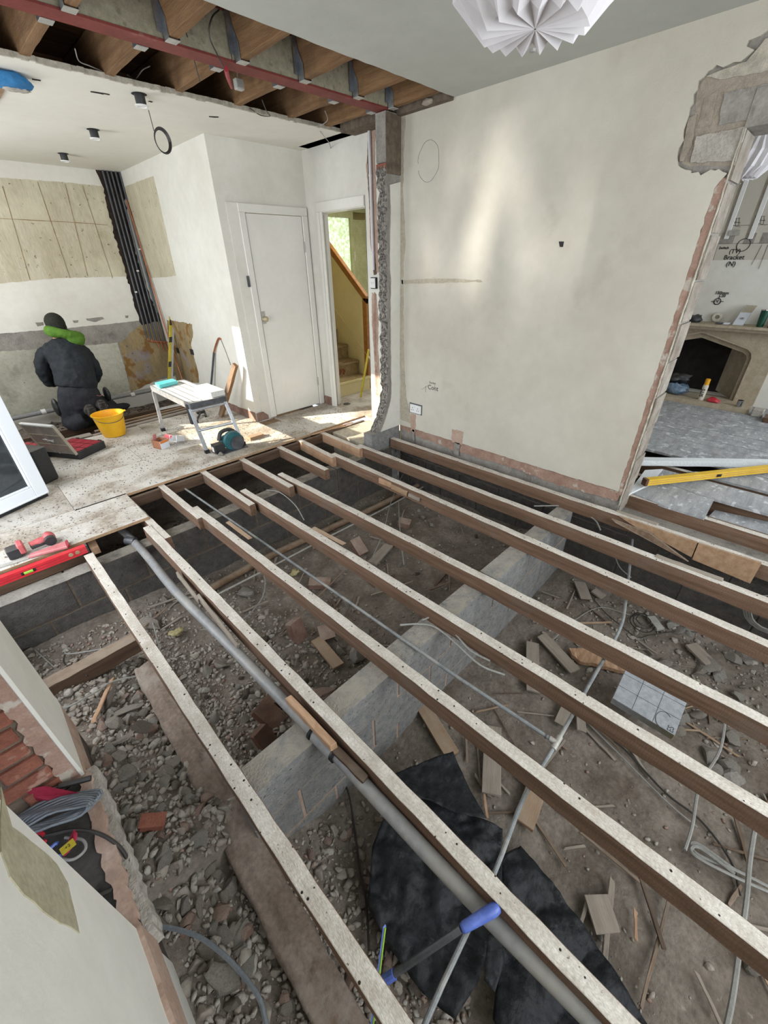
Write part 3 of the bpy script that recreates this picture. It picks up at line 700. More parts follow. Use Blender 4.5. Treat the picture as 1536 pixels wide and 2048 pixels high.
MB().box(XL-.012, XL+.001, 1.36, 1.745, -.16, .0).build('broken_foot', 'bare_plaster', pier)
q = [Vector((XL-.012, 1.353, -.005)), Vector((XL-.012, 1.353, 1.2))]
zz = 1.2; k = 0; left = []
while zz > -.01:
    left.append(Vector((XL-.060+.014*noise.noise(Vector((zz*9, 1, 1)))+.006*math.sin(k*1.9), 1.353, zz))); zz -= .02; k += 1
MB().poly(q+left, (0, .012, 0)).build('render_band', 'pink_render', pier)
for r in range(15):
    z0 = .0+r*.077; xs = XL-.062+random.uniform(-.008, .008)
    for c_ in range(2):
        x1 = xs-c_*.226+(0 if r % 2 else -.0); x0 = x1-(.216 if (r % 2) else (.102 if c_ == 0 else .216))
        MB().box(max(x0, -.58), x1, 1.350, 1.372, z0+.006, z0+.069).build('brick', 'brick_red', pier, bev=.006)
S(MB().box(-.58, XL, 1.752, 3.95, 2.12, ZC).box(-.58, XL, .76, 1.35, 2.12, ZC).box(-.95, XL, 3.95, 4.05, 2.12, ZC).build('wall_left_head', 'white_wall'))
S(MB().box(-11, -.62, 3.97, 4.12, -.3, 5.6).build('wall_sun_blocker', 'brick_dusty'))  # unseen wall added to keep direct sun out of the patio opening
S(MB().box(-3.6, -.62, -2.3, 5, -.3, -.18).build('floor_patio', 'patio_stone'))
S(MB().box(-.6, .4, -2.45, -2.3, -.9, ZC).box(2.6, 7.2, -2.45, -2.3, -.9, .7).box(2.6, 3.9, -2.45, -2.3, .7, ZC).box(6.2, 7.2, -2.45, -2.3, .7, ZC).box(.4, 2.6, -2.45, -2.3, -.9, .5).box(.4, 6.2, -2.45, -2.3, 2.3, ZC).build('wall_behind', 'white_wall'))

# ---- swung patio door leaf
dh = Vector((-.60, 3.737, 0)); de = Vector((.112, 4.059, 0)); du = (de-dh).normalized(); dn = Vector((du.y, -du.x, 0)); LD = (de-dh).length
leaf = E('glazed_door', (dh.x, dh.y, 0), 'white plastic glazed door leaf swung open at left edge of the kitchen', 'door')
def dbox(u0, u1, z0, z1, t0, t1, name, mat, bev=.004):
    a = dh+du*u0+dn*t0; b = dh+du*u1+dn*t0; c = dh+du*u1+dn*t1; d = dh+du*u0+dn*t1
    return MB().hexa([Vector((p.x, p.y, z0)) for p in (a, b, c, d)], (0, 0, z1-z0)).build(name, mat, leaf, bev=bev)
dbox(LD-.095, LD, .03, 2.05, -.03, .03, 'stile', 'pvc_white'); dbox(0, .095, .03, 2.05, -.03, .03, 'stile', 'pvc_white')
dbox(.095, LD-.095, .03, .125, -.03, .03, 'rail', 'pvc_white'); dbox(.095, LD-.095, 1.955, 2.05, -.03, .03, 'rail', 'pvc_white')
dbox(.095, LD-.095, .125, 1.955, -.008, .008, 'pane', 'glass_dark', 0)
for b in ((.095, .112, .125, 1.955), (LD-.112, LD-.095, .125, 1.955), (.112, LD-.112, .125, .142)): dbox(*b, .008, .026, 'glazing_bead', 'pvc_white')
dbox(0, LD-.01, .035, .05, .03, .038, 'drip_bar', 'pvc_white')
dbox(0, LD-.01, .0, .03, -.015, .015, 'seal', 'rubber_black')

# ---- hall behind the doorway
S(MB().box(3.38, 3.385, 2.9, 3.5, -.1, 2.6).build('wall_hall_near', 'hall_cream'))
S(MB().box(3.2, 6.3, 6.2, 6.3, -.1, 2.7).build('wall_hall_far', 'hall_cream'))
S(MB().box(3.35, 3.40, 4.52, 6.2, 0, 2.7).build('wall_hall_left', 'hall_cream'))
S(MB().box(3.3, 6.3, 3.0, 6.3, 2.6, 2.65).build('ceiling_hall', 'olive_frame'))
S(MB().box(6.2, 6.3, 3.0, 6.3, 0, 2.6).build('wall_hall_right', 'hall_cream'))
st = E('staircase', (3.8, 4.5, 0), 'carpeted timber stairs rising beyond the open doorway', 'stairs')
for i in range(9):
    y0 = 4.45+i*.23; z1 = .19*(i+1)
    MB().box(3.42, 4.14, y0, y0+.02, z1-.19, z1-.03).build('riser', 'hall_cream' if i == 0 else 'carpet_tread', st)
    MB().box(3.42, 4.14, y0-.02, y0+.24, z1-.03, z1).build('tread', 'hall_cream' if i == 0 else 'carpet_tread', st, bev=.006)
    MB().box(3.42, 4.14, y0+.01, y0+.22, z1-.008, z1+.006).build('carpet', 'carpet_tread', st)
xs_ = 4.15
MB().poly([(xs_, 4.52, 0), (xs_, 6.2, 0), (xs_, 6.2, 2.52), (xs_, 6.1, 2.48), (xs_, 4.52, 1.15)], (.03, 0, 0)).build('balustrade_panel', 'hall_cream', st)
MB().tube([(xs_-.002, 4.36, .36), (xs_-.002, 6.0, 1.74)], .012, 6).build('stringer_line', 'hall_cream', st)
npx = at(733, 600, 0, xs_)
MB().hexa([(xs_-.012, 4.47, 0), (xs_+.05, 4.47, 0), (xs_+.05, 4.55, 0), (xs_-.012, 4.55, 0)], (0, 0, 1.19)).build('newel_post', 'oak', st, bev=.004)
MB().hexa([(xs_-.012, 4.47, 1.12), (xs_+.05, 4.47, 1.12), (xs_+.05, 4.47, 1.21), (xs_-.012, 4.47, 1.21)], (0, 1.5, 1.27)).build('handrail', 'oak', st, bev=.004)
fw = E('glazed_screen', (4.9, 5.6, 0), 'olive framed screen with frosted green glass seen through the doorway', 'window')
gA = at(646, 433, 1, 5.6); gB = at(697, 439, 1, 5.6)
MB().box(gA.x-.3, gB.x, 5.6, 5.61, .5, gA.z).build('pane', 'frosted', fw)
MB().box(gB.x, gB.x+.06, 5.56, 5.64, 0, 2.6).build('frame', 'olive_frame', fw, bev=.005)
MB().box(gA.x-.35, gB.x, 5.56, 5.64, gA.z, gA.z+.08).build('frame', 'olive_frame', fw, bev=.005)
MB().box(gB.x+.06, gB.x+1.0, 5.58, 5.62, 0, 2.14).build('door_panel', 'olive_frame', fw, bev=.005)
MB().cyl((gB.x+.065, 5.57, 1.62), (gB.x+.065, 5.57, 1.74), .012, 8).build('hinge', 'galv_dull', fw)
MB().box(gA.x-.35, gB.x+1.0, 5.60, 5.66, gA.z+.08, 2.62).build('overpanel', 'olive_frame', fw)

# ---- far room with fireplace
XF = 6.72
wf = S(MB().box(XF, XF+.2, -2.3, .50, -.3, ZC).box(XF, XF+.2, 1.62, 2.3, -.3, ZC).box(XF, XF+.2, .50, 1.62, .80, ZC).box(XF, XF+.2, .5, 1.62, -.3, .06).box(XF+.34, XF+.36, .4, 1.72, -.3, 1.2).build('wall_far_room', 'white_wall', origin=(XF, 0, 0)))
MB().box(XF-.004, XF, .2, 2.3, 1.55, ZC).build('cream_paint', 'cream_wall', wf)
S(MB().box(3.4, 6.9, -2.3, 2.3, ZC, ZC+.02).build('ceiling_far_room', 'kitchen_ceiling_paint'))
S(MB().box(3.4, 6.9, 2.3, 2.4, -.3, ZC).build('wall_far_room_end', 'cream_wall'))
S(MB().box(3.4, 6.9, -2.3, 2.3, -.5, -.2).build('floor_far_room_solum', 'earth'))
FW = lambda px, py: at(px, py, 0, XF-.004)
# conduit cappings, box cut-outs, handwriting
for (a, b) in (((1519, 330), (1452, 478)), ((1560, 300), (1500, 478))):
    p, q_ = FW(*a), FW(*b); yy = q_.y
    MB().box(XF-.016, XF-.002, yy-.022, yy+.022, q_.z, 2.5).build('cable_capping', 'plastic_white', wf, bev=.003)
    MB().box(XF-.008, XF-.002, yy+.03, yy+.045, q_.z, 2.5).build('cable_chase', 'mortar', wf)
for (px, py, wy, wz) in ((1455, 476, .13, .11), (1500, 477, .09, .10), (1532, 476, .08, .1)):
    c = FW(px, py); MB().box(XF-.007, XF-.003, c.y-wy/2, c.y+wy/2, c.z-wz/2, c.z+wz/2).build('box_cutout', 'grey_render', wf)
c = FW(1468, 468)
mb = MB(); mb.box(XF-.03, XF-.008, c.y-.05, c.y+.05, c.z-.015, c.z+.035); mb.build('loose_back_box', 'galv_dull', wf)
def fstroke(px, r=.004): return MB().tube([Vector((XF-.006, p.y, p.z)) for p in [FW(*q) for q in px]], r, 4).build('pencil_mark', 'ink', wf)
fstroke([(1427, 488), (1470, 487), (1536, 486)], .0018); fstroke([(1455, 452), (1536, 449)], .0018); fstroke([(1524, 490), (1503, 530)], .0018); fstroke([(1536, 490), (1517, 538)], .0018)
fstroke([(1436, 488), (1426, 520)], .0015)
for x0, y0 in ((1461, 438), (1511, 434)):
    for i in range(4):
        fstroke([(x0, y0+i*4), (x0+20, y0+i*4+(4 if i % 2 else -2))], .0018); fstroke([(x0+i*6, y0-2), (x0+i*6-2, y0+14)], .0018)
def fring(px, py, r, w_=.004):
    c = FW(px, py); MB().tube([(XF-.006, c.y+r*math.cos(t*PI/8), c.z+r*math.sin(t*PI/8)) for t in range(17)], w_, 4).build('pencil_mark', 'ink', wf)
fring(1487, 490, .06); fring(1435, 603, .033, .005)
fstroke([(1422, 603), (1430, 603)], .004); fstroke([(1440, 603), (1447, 603)], .004); fstroke([(1437, 598), (1440, 592)], .005); fstroke([(1433, 600), (1435, 605), (1437, 600)], .004)
def ftext(s, px, py, size, bold=.001):
    c = FW(px, py); text(s, size, basis((XF-.006, c.y, c.z), (0, -1, .0), (0, 0, 1)), 'ink', wf, ext=.0004, bold=bold)
ftext('(TV)', 1470, 503, .058); ftext('Bracket', 1468, 515, .062); ftext('(N)', 1462, 528, .065); ftext('150mm', 1444, 586, .045); ftext('1.20', 1444, 592, .04); ftext('Switch', 1448, 496, .035)
# floor boards of the far room
flo2 = S(MB().box(3.42, 3.44, -2.2, .6, -.2, -.021).build('floor_far_room', 'dark_timber'))
R2 = random.Random(8); x = 4.42
while x < 6.60:
    wd_ = .165; MB().box(x+.003, x+wd_-.003, -2.2+R2.uniform(-.0, .05), 2.28, -.022, R2.uniform(-.002, .003)).build('floorboard', 'silver_board', flo2, bev=.002); x += wd_
# joists and pale sheets filling the bays next to the wall
for k, (x0) in enumerate((3.40, 3.83, 4.18)):
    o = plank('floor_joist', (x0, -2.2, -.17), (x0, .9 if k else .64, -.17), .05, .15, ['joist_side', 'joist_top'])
    T(o, ['old floor joist running just past the end of the cream wall, far room', 'second joist in from the cream wall end, between pale sheets in the far room', 'third joist in the far room, nearest its floorboards'][k], 'joist', 'far room joists')
def pxboard(name, pts, z, th, mat, label, cat, group=None, ztop=True, dx=(0, 0)):
    q = [fl(p[0], p[1], z) for p in pts]
    o = MB().poly(rag(q, .001, .08, 3), (0, 0, -th)).build(name, mat, bev=.002)
    return T(o, label, cat, group)
pxboard('deck_board', [(1262, 985), (1262, 978), (1305, 965), (1365, 972), (1430, 996), (1410, 1036), (1330, 1012)], -.012, .018, 'silver_board', 'dusty grey board with pale specks under the tip of the yellow staff', 'board')
pxboard('deck_board', [(1430, 1020), (1560, 1048), (1560, 1100), (1412, 1038)], -.09, .02, 'silver_board', 'dusty sheet set down between two joists right of the yellow staff tip', 'board')
pxboard('deck_board', [(1310, 957), (1325, 938), (1560, 1000), (1560, 1034), (1400, 990)], -.008, .02, 'silver_board', 'dusty board below the yellow staff, crossing to the right edge', 'board')
pxboard('deck_board', [(1375, 943), (1560, 945), (1560, 990)], -.006, .02, 'silver_board', 'wedge of dusty board above the yellow staff at the right edge', 'board')
fo = pxboard('foam_board', [(1284, 914), (1560, 919), (1560, 925), (1283, 921)], .055, .05, 'white_foam', 'long white foam board laid across the far room floor', 'board')
fo2 = pxboard('foam_board', [(1252, 992), (1290, 940), (1326, 938), (1300, 968), (1264, 985)], .004, .015, 'white_foam', 'short white foam sheet against the bottom of the cream wall end', 'board')
# yellow surveyor staff / level
ya = fl(1288, 970, .03); yb = fl(1560, 940, .30); yb = ya+(fl(1536, 943, .03)-ya)*1.15
lev = E('yellow_level', ya, 'long yellow box level lying across the far room joists', 'level')
mx = frame(ya, yb)
def lev_piece(x0, x1, y0, y1, z0, z1, name, mat):
    o = MB().box(x0, x1, y0, y1, z0, z1).build(name, mat, origin=(0, 0, 0), bev=.002); o.parent = lev; o.matrix_local = Matrix.Translation(-ya) @ mx; return o
LL = (yb-ya).length
lev_piece(.01, LL, -.022, .022, 0, .055, 'body', 'yellow_level'); lev_piece(.01, LL, -.024, -.021, .018, .022, 'groove', 'fresh_wood'); lev_piece(.01, LL, -.024, -.021, .036, .040, 'groove', 'fresh_wood')
lev_piece(-.012, .012, -.024, .024, -.002, .057, 'end_cap', 'brick_brown')
lev_piece(LL*.47, LL*.47+.05, -.026, -.02, .014, .04, 'vial', 'chrome')
# fireplace
fp = E('fireplace', (6.5, 1.06, 0), 'cream stone fireplace with pointed arch and mantel shelf in the far room', 'fireplace')
yc = 1.06; XS = 6.60
def arch(y): return y
inner = [(.50, .0), (.50, .50), (.52, .56), (.57, .60), (1.06, .735), (1.55, .60), (1.60, .56), (1.62, .50), (1.62, .0)]
outer = [(.30, 0), (.30, .84), (1.82, .84), (1.82, 0)]
pts = outer+inner[::-1]
MB().poly([(XS, a, b+.055) for a, b in pts], (.12, 0, 0)).build('surround', 'hearth_stone', fp, bev=.004)
inn2 = [(.545, .0), (.545, .48), (.56, .52), (.60, .55), (1.06, .675), (1.52, .55), (1.56, .52), (1.575, .48), (1.575, .0)]
MB().poly([(XS+.05, a, b+.055) for a, b in inner+inn2[::-1]], (.06, 0, 0)).build('arch_moulding', 'hearth_stone', fp, bev=.01)
MB().poly([(XS-.012, a, b+.055) for a, b in [(.485, 0), (.485, .51), (.505, .575), (.56, .618), (1.06, .757), (1.56, .618), (1.615, .575), (1.635, .51), (1.635, 0)]+inner[::-1]], (.02, 0, 0)).build('arch_moulding', 'hearth_stone', fp, bev=.004)
MB().box(6.42, 6.72, .12, 2.0, .875, .905).build('mantel_shelf', 'hearth_stone', fp, bev=.006)
MB().box(6.47, 6.72, .16, 1.96, .84, .875).build('mantel_shelf', 'hearth_stone', fp, bev=.01)
MB().box(6.30, 6.74, .30, 1.85, .0, .06).build('hearth', 'hearth_stone', fp, bev=.005)
MB().box(XF+.30, XF+.33, .45, 1.7, .0, .9).box(XF+.0, XF+.33, 1.60, 1.62, .0, .8).box(XF+.0, XF+.33, .5, .52, .0, .8).box(XF, XF+.33, .5, 1.62, .78, .8).build('fireback', 'soot', fp)
MB().hexa([(XS+.1, .545, .06), (XS+.1, .50, .06), (XS+.42, .72, .06), (XS+.42, .76, .06)], (0, 0, .64)).build('cheek', 'hearth_stone', fp)
MB().hexa([(XS+.1, 1.575, .06), (XS+.1, 1.62, .06), (XS+.42, 1.4, .06), (XS+.42, 1.36, .06)], (0, 0, .64)).build('cheek', 'soot', fp)
MB().box(XS+.1, XS+.3, .45, 1.7, .7, .72).build('throat', 'soot', fp)
# things on hearth and mantel
can = E('foam_can', (6.40, .80, .06), 'tall foam can with yellow cap and black lettering on the hearth', 'can')
MB().lathe([(0, 0), (.03, 0), (.03, .17), (.024, .19)], (6.40, .80, .06), 18).build('body', 'filler_pale', can, smooth='auto')
MB().lathe([(.026, .17), (.026, .25), (.02, .255), (0, .256)], (6.40, .80, .06), 18).build('cap', 'orange_yellow', can, smooth='auto')
text('SITS', .055, basis((6.368, .805, .15), (0, 0, 1), (0, 1, 0)), 'ink', can, ext=.0004, bold=.001)
def lump(name, c, r, mat, label, cat, seed=1, group=None, amp=.35, parent=None, n=16):
    m = MB().ell((0, 0, 0), (1, 1, 1), n=n); vs = []
    for v in m.v:
        v = Vector(v); k = 1+amp*noise.noise(v*1.7+Vector((seed*3.1, 0, 0)))+amp*.4*noise.noise(v*5+Vector((seed, 2, 0))); vs.append(Vector((v.x*k*r[0]+c[0], v.y*k*r[1]+c[1], v.z*k*r[2]+c[2])))
    m.v = vs; o = m.build(name, mat, parent, smooth=True)
    return T(o, label, cat, group)
lump('plastic_bag', (6.50, 1.12, .13), (.09, .14, .07), 'blue_bag', 'crumpled blue and clear plastic bag of fittings on the hearth', 'bag', 3, amp=.7)
lump('plastic_bag', (6.52, 1.12, .25), (.08, .12, .05), 'black_plastic', 'black strapping bundle on top of the plastic bag in the fireplace', 'bag', 4, amp=.8)
MB().box(6.45, 6.6, .86, 1.0, .06, .20)
lump('glove', (6.38, .67, .085), (.05, .07, .025), 'pink_plastic', 'red and black glove lying right of the foam can', 'glove', 6, amp=.7)
tn = E('steel_tin', (6.36, .41, .06), 'small shiny steel tin at the right end of the hearth', 'tin')
MB().lathe([(0, 0), (.03, 0), (.03, .075), (.028, .075), (.028, .004)], (6.36, .41, .06), 18).build('body', 'chrome', tn, smooth='auto'); MB().lathe([(.031, .07), (.032, .074), (.028, .076)], (6.36, .41, .06), 18).build('rim', 'chrome', tn)
tb = E('tumbler', (6.53, .545, .905), 'dark green steel tumbler with bright lid on the mantel', 'cup')
MB().lathe([(0, 0), (.032, 0), (.043, .17), (.04, .17)], (6.53, .545, .905), 20).build('body', 'green_steel', tb, smooth='auto')
MB().lathe([(.0, .176), (.043, .176), (.044, .168), (.042, .165)], (6.53, .545, .905), 20).build('lid', 'chrome', tb, smooth='auto')
cb = E('carton', (6.60, .74, .905), 'small white carton with open grey flap leaning on the mantel', 'box')
MB().hexa([(6.55, .70, .905), (6.55, .80, .905), (6.61, .80, .905), (6.61, .70, .905)], (.03, -.03, .13)).build('body', 'carton_white', cb, bev=.002)
MB().hexa([(6.60, .67, 1.035), (6.60, .77, 1.035), (6.605, .77, 1.035), (6.605, .67, 1.035)], (.06, -.02, .07)).build('flap', 'filler_dark', cb)
text('100', .03, basis((6.556, .735, .975), (0, -1, 0), (.03, -.03, .13)), 'ink', cb, ext=.0003)
rl = E('tape_roll', (6.68, .985, .905), 'roll of pale tape standing against the wall on the mantel', 'tape')
MB().lathe([(.022, 0), (.05, 0), (.05, .025), (.022, .025), (.022, 0)], (6.675, .985, .965), 20, axis='X').build('roll', 'filler_pale', rl, smooth='auto'); MB().lathe([(.018, .001), (.0225, -.001), (.0225, .026), (.018, .024)], (6.675, .985, .965), 18, axis='X').build('core', 'mortar', rl)
lump('cloth', (6.58, 1.20, .935), (.05, .08, .05), 'black_plastic', 'dark crumpled cloth on the mantel beside the cream wall edge', 'cloth', 9, amp=.8)
for k, (yy, zz_, mat_, lab) in enumerate(((.93, .912, 'tool_steel', 'flat grey tool lying on the mantel below the tape roll'), (.86, .915, 'carton_white', 'white packet lying tilted on the mantel beside the carton'))):
    T(MB().hexa([(6.50, yy-.03, zz_-.007), (6.50, yy+.03, zz_-.007), (6.53, yy+.04, zz_-.007), (6.53, yy-.03, zz_-.007)], (0, -.02, .02)).build('packet', mat_, bev=.003), lab, 'packet')
bx = E('parts_box', (6.55, .40, .905), 'pinkish box behind a red and black tool at the right of the mantel', 'box')
MB().box(6.60, 6.66, .25, .46, .905, 1.05).build('body', 'bare_plaster', bx, bev=.003); MB().box(6.598, 6.662, .248, .462, 1.04, 1.056).build('lid', 'tool_steel', bx)
rt = E('power_tool', (6.50, .36, .905), 'red and black power tool on the mantel at the right edge', 'tool')
MB().box(6.46, 6.53, .30, .47, .905, .94).build('base', 'black_plastic', rt, bev=.006); MB().box(6.47, 6.52, .27, .39, .94, .99).build('body', 'pink_plastic', rt, bev=.012)
# pale boxed panel at the far right of the hearth
T(MB().hexa([(6.25, .16, .0), (6.25, .27, .0), (6.36, .27, .0), (6.36, .16, .0)], (0, .0, .09)).build('stone_offcut', 'rubble_light', bev=.01), 'pale stone offcut standing at the right end of the hearth', 'stone')
T(MB().box(6.10, 6.28, -.4, .14, .0, .05).build('timber_offcut', 'brick_brown', bev=.003), 'dark timber offcut on the far room floor beyond the hearth', 'timber')

# ---- pleated paper shades
def shade(c, R, Hh, name, label):
    e = E(name, c, label, 'lamp', 'pleated paper lampshades')
    n = 17; m = MB(); prof = [(.0, -.80), (.60, -.86), (1.0, -.42), (1.0, .25), (.6, .86), (.10, 1)]
    for i, (pr, pz) in enumerate(prof):
        for j in range(n*2):
            ph = PI*j/n; inn = (j+(i > 1)+(i > 2)+(i > 3)) % 2; k_ = (.88 if inn else 1.0) if 0 < i < 5 else 1
            zz_ = (.12 if inn else 0) if i == 1 else 0
            rr_ = R*pr*k_+.003; m.v.append((c[0]+rr_*math.cos(ph), c[1]+rr_*math.sin(ph), c[2]+Hh*(pz+zz_)))
    for i in range(len(prof)-1):
        for j in range(n*2):
            a = i*n*2+j; b = i*n*2+(j+1) % (n*2); m.f.append((a, b, b+n*2, a+n*2)); m.m.append(0)
    m.build('shade', 'paper_white', e)
    MB().cyl((c[0], c[1], c[2]+Hh), (c[0], c[1], ZC), .004, 8).build('flex', 'plastic_white', e)
    MB().lathe([(0, 0), (.045, 0), (.04, .03), (0, .03)], (c[0], c[1], ZC-.03), 16).build('ceiling_rose', 'plastic_white', e, smooth='auto')
    MB().lathe([(0, 0), (.008, .002), (.009, .008), (0, .01)], (c[0], c[1], c[2]-Hh-.006), 10).build('bottom_tie', 'cable_grey', e)
    return e
shade(Vector((1.475, .868, 2.30)), .232, .20, 'pendant_lamp', 'large white pleated paper shade hanging at the top of the picture')
sh2 = CAMP+(RM @ np.array([1494-CX, -(315-CY), -F]))*1.0
d2 = Vector(at(1496, 318, 0, 5.1)); shade(Vector((d2.x, d2.y, d2.z)), .17, .155, 'pendant_lamp', 'white pleated paper shade seen through the opening into the far room')

# ============================================================ UNDER THE FLOOR
def sleeper(name, x0, x1, y0, y1, zt, zb, label, rows, mat, seed):
    random.seed(seed)
    e = E(name, ((x0+x1)/2, (y0+y1)/2, zb), label, 'wall', 'block sleeper walls')
    MB().box(x0+.01, x1-.01, y0+.005, y1-.005, zb, zt-.009).build('mortar_bed', 'bare_plaster' if mat == 'block' else 'dark_mortar', e)
    hz = (zt-zb)/rows
    for r in range(rows):
        L = .45; a = x0-(.23 if r % 2 else .05)
        while a < x1:
            s0 = max(a, x0)+.006; s1 = min(a+L, x1)-.006
            if s1-s0 > .05:
                d = random.uniform(-.003, .003); MB().box(s0, s1, y0+d, y1+d, zt-hz*(r+1)+.006, zt-hz*r-(.006 if r else 0)).build('concrete_block', mat, e, bev=.004)
            a += L
    return e
sleeper('sleeper_wall', .12, 3.02, .905, 1.03, -.122, -.86, 'grey block sleeper wall crossing the middle of the open floor', 3, 'block', 4)
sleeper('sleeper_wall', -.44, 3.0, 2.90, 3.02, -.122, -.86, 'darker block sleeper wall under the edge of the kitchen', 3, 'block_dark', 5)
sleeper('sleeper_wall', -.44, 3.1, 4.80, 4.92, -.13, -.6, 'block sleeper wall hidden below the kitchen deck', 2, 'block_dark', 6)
# membrane on the second sleeper
q = rag([(-.42, 2.885, -.119), (.12, 2.885, -.119), (.10, 3.0, -.119), (-.42, 3.0, -.119)], .006, .05, 3)
for p in q: p.z = -.120+.003*math.sin(p.x*30)
T(MB().poly(q, (0, 0, .003)).build('membrane_strip', 'grey_render'), 'thin grey membrane strip on the kitchen sleeper wall at the left', 'membrane')

random.seed(21)
J = [(.125, .155, 2.93, -1.0), (.515, .555, 3.00, -1.2), (.875, .975, 3.02, -1.2), (1.285, 1.39, 3.00, -1.2), (1.675, 1.79, 3.04, -1.2), (2.29, 2.265, 3.04, -1.2), (2.615, 2.655, 3.02, -1.2), (2.995, 3.05, 2.90, -1.2)]
names = ['nearest to the left wall', 'second from the left, beside the thick grey pipe', 'third from the left wall, left of the thin grey pipe', 'fourth from the left wall, right of the thin grey pipe', 'fifth from the left wall', 'sixth from the left wall, with wood shims on its side', 'third away from the cream wall base', 'running right along the base of the cream wall']
names[6] = 'next but one to the cream wall'
for i, (xa, xb, ya_, yb_) in enumerate(J):
    a = Vector((xa, ya_, -.122)); b = Vector((xb, yb_, -.122))
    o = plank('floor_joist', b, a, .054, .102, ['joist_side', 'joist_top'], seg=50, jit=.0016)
    T(o, 'old nail-holed floor joist, '+names[i], 'joist', 'old floor joists')
KJ = [(.55, 3.55, .565, 2.74), (.83, 4.3, .845, 2.83), (1.21, 4.3, 1.215, 2.72), (1.60, 4.3, 1.605, 2.75), (2.03, 4.3, 2.02, 2.79), (2.33, 4.3, 2.245, 2.96), (2.60, 4.3, 2.575, 2.93)]
kn = ['short joist end under the notch of the kitchen deck corner', 'kitchen joist end lapping left of the third joist', 'kitchen joist end lapping left of the fourth joist', 'kitchen joist end lapping left of the fifth joist', 'kitchen joist with a free sawn end over the sleeper wall', 'kitchen joist end lapping onto the sixth joist', 'kitchen joist end nearest to the broken wall stub']
for i, (xa, ya_, xb, yb_) in enumerate(KJ):
    o = plank('floor_joist', (xb, yb_, -.124), (xa, ya_, -.124), .052, .1, ['joist_side' if i < 5 else 'fresh_wood', 'joist_top'], seg=20)
    T(o, kn[i], 'joist', 'kitchen joist ends')
T(plank('floor_joist', (-.46, 3.052, -.124), (.10, 3.052, -.124), .045, .10, ['dark_timber', 'old_timber']), 'dark trimmer joist along the floor edge below the red level', 'joist')
T(plank('floor_joist', (-.46, 3.58, -.124), (3.2, 3.575, -.124), .03, .09, 'dark_timber'), 'bearer under the cut edge of the kitchen deck', 'joist')
o = plank('timber_block', (.18, 3.10, -.14), (.19, 3.28, -.12), .05, .06, 'fresh_wood'); T(o, 'pale timber packer below the deck edge at the left', 'timber')
# shims and packers on the joists
def shim(p0, p1, w_, h_, mat, label): return T(plank('wood_shim', p0, p1, w_, h_, mat, jag=.006), label, 'shim', 'shims on the joists')
shim((.466, 1.10, -.06), (.472, .79, -.06), .03, .035, 'fresh_wood', 'pale batten fixed to the side of the second joist above the middle sleeper')
shim((.478, .80, -.11), (.486, .62, -.11), .032, .05, 'dark_timber', 'dark packer beside the second joist, just below the pale batten')
shim((.955, 2.62, -.0205), (.962, 2.30, -.0205), .03, .006, 'ply', 'thin shim on top of the third joist near the kitchen')
shim((1.345, 2.1, -.0205), (1.37, 1.78, -.0205), .03, .006, 'ply', 'thin shim on top of the fourth joist')
shim((2.255, 2.35, -.09), (2.262, 2.20, -.09), .014, .05, 'fresh_wood', 'small pale block on the side of the sixth joist, furthest')
shim((2.25, 2.19, -.09), (2.245, 2.0, -.09), .016, .045, 'ply', 'brown shim on the side of the sixth joist')
shim((2.245, 1.98, -.085), (2.243, 1.86, -.085), .018, .03, 'grey_board', 'greyish stub on the side of the sixth joist, nearest of three')
shim((2.66, .25, -.0205), (2.672, -.1, -.0205), .035, .006, 'grey_board', 'thin shim on top of the joist next to the wall joist')
shim((3.055, .62, -.02), (3.06, .35, -.02), .03, .006, 'grey_board', 'splintered shim on the joist beside the cream wall end')
for k, (y0, y1, x0) in enumerate(((2.35, 2.02, .462), (2.05, 1.72, .466), (1.78, 1.55, .456))):
    shim((x0+.008, y0, -.085), (x0, y1, -.10), .014, .045, 'grey_board', ['splintered lath on the left side of the second joist, topmost', 'splintered lath on the second joist beside the grey pipe, middle', 'splintered lath on the second joist, lowest'][k])
# boards leaning between wall joist and next
def quadboard(name, pts, zs_, th, mat, label, cat='board', group=None, seed=3, amp=.002, step=.04):
    q = [fl(p[0], p[1], z) for p, z in zip(pts, zs_)]
    o = MB().hexa(q, (0, 0, -th)).build(name, mat, bev=.0015) if len(q) == 4 else MB().poly(rag(q, amp, step, seed), (0, 0, -th)).build(name, mat)
    return T(o, label, cat, group)
def leanboard(top, bot, xt, xb, label, mat='ply'):
    q = [at(p[0], p[1], 0, xt) for p in top]+[at(p[0], p[1], 0, xb) for p in bot[::-1]]
    return T(MB().hexa(q, (-.016, 0, 0)).build('floorboard_offcut', mat, bev=.0015), label, 'board')
leanboard([(1238, 1030), (1396, 1083)], [(1262, 1046), (1384, 1113)], 3.005, 2.985, 'brown floorboard offcut with tapered tip leaning on the wall joist')
leanboard([(1224, 1036), (1300, 1064)], [(1232, 1044), (1378, 1122)], 2.975, 2.95, 'longer split floorboard slanting below its neighbour by the wall joist', 'old_timber')
leanboard([(1398, 1084), (1524, 1124)], [(1385, 1117), (1501, 1165)], 3.01, 2.975, 'wide brown floorboard offcut leaning on the wall joist at right')
quadboard('floorboard_offcut', [(1300, 1060), (1350, 1075), (1345, 1110), (1302, 1100)], [-.28, -.28, -.40, -.40], .018, 'grey_board', 'short dark board standing below the split floorboards')

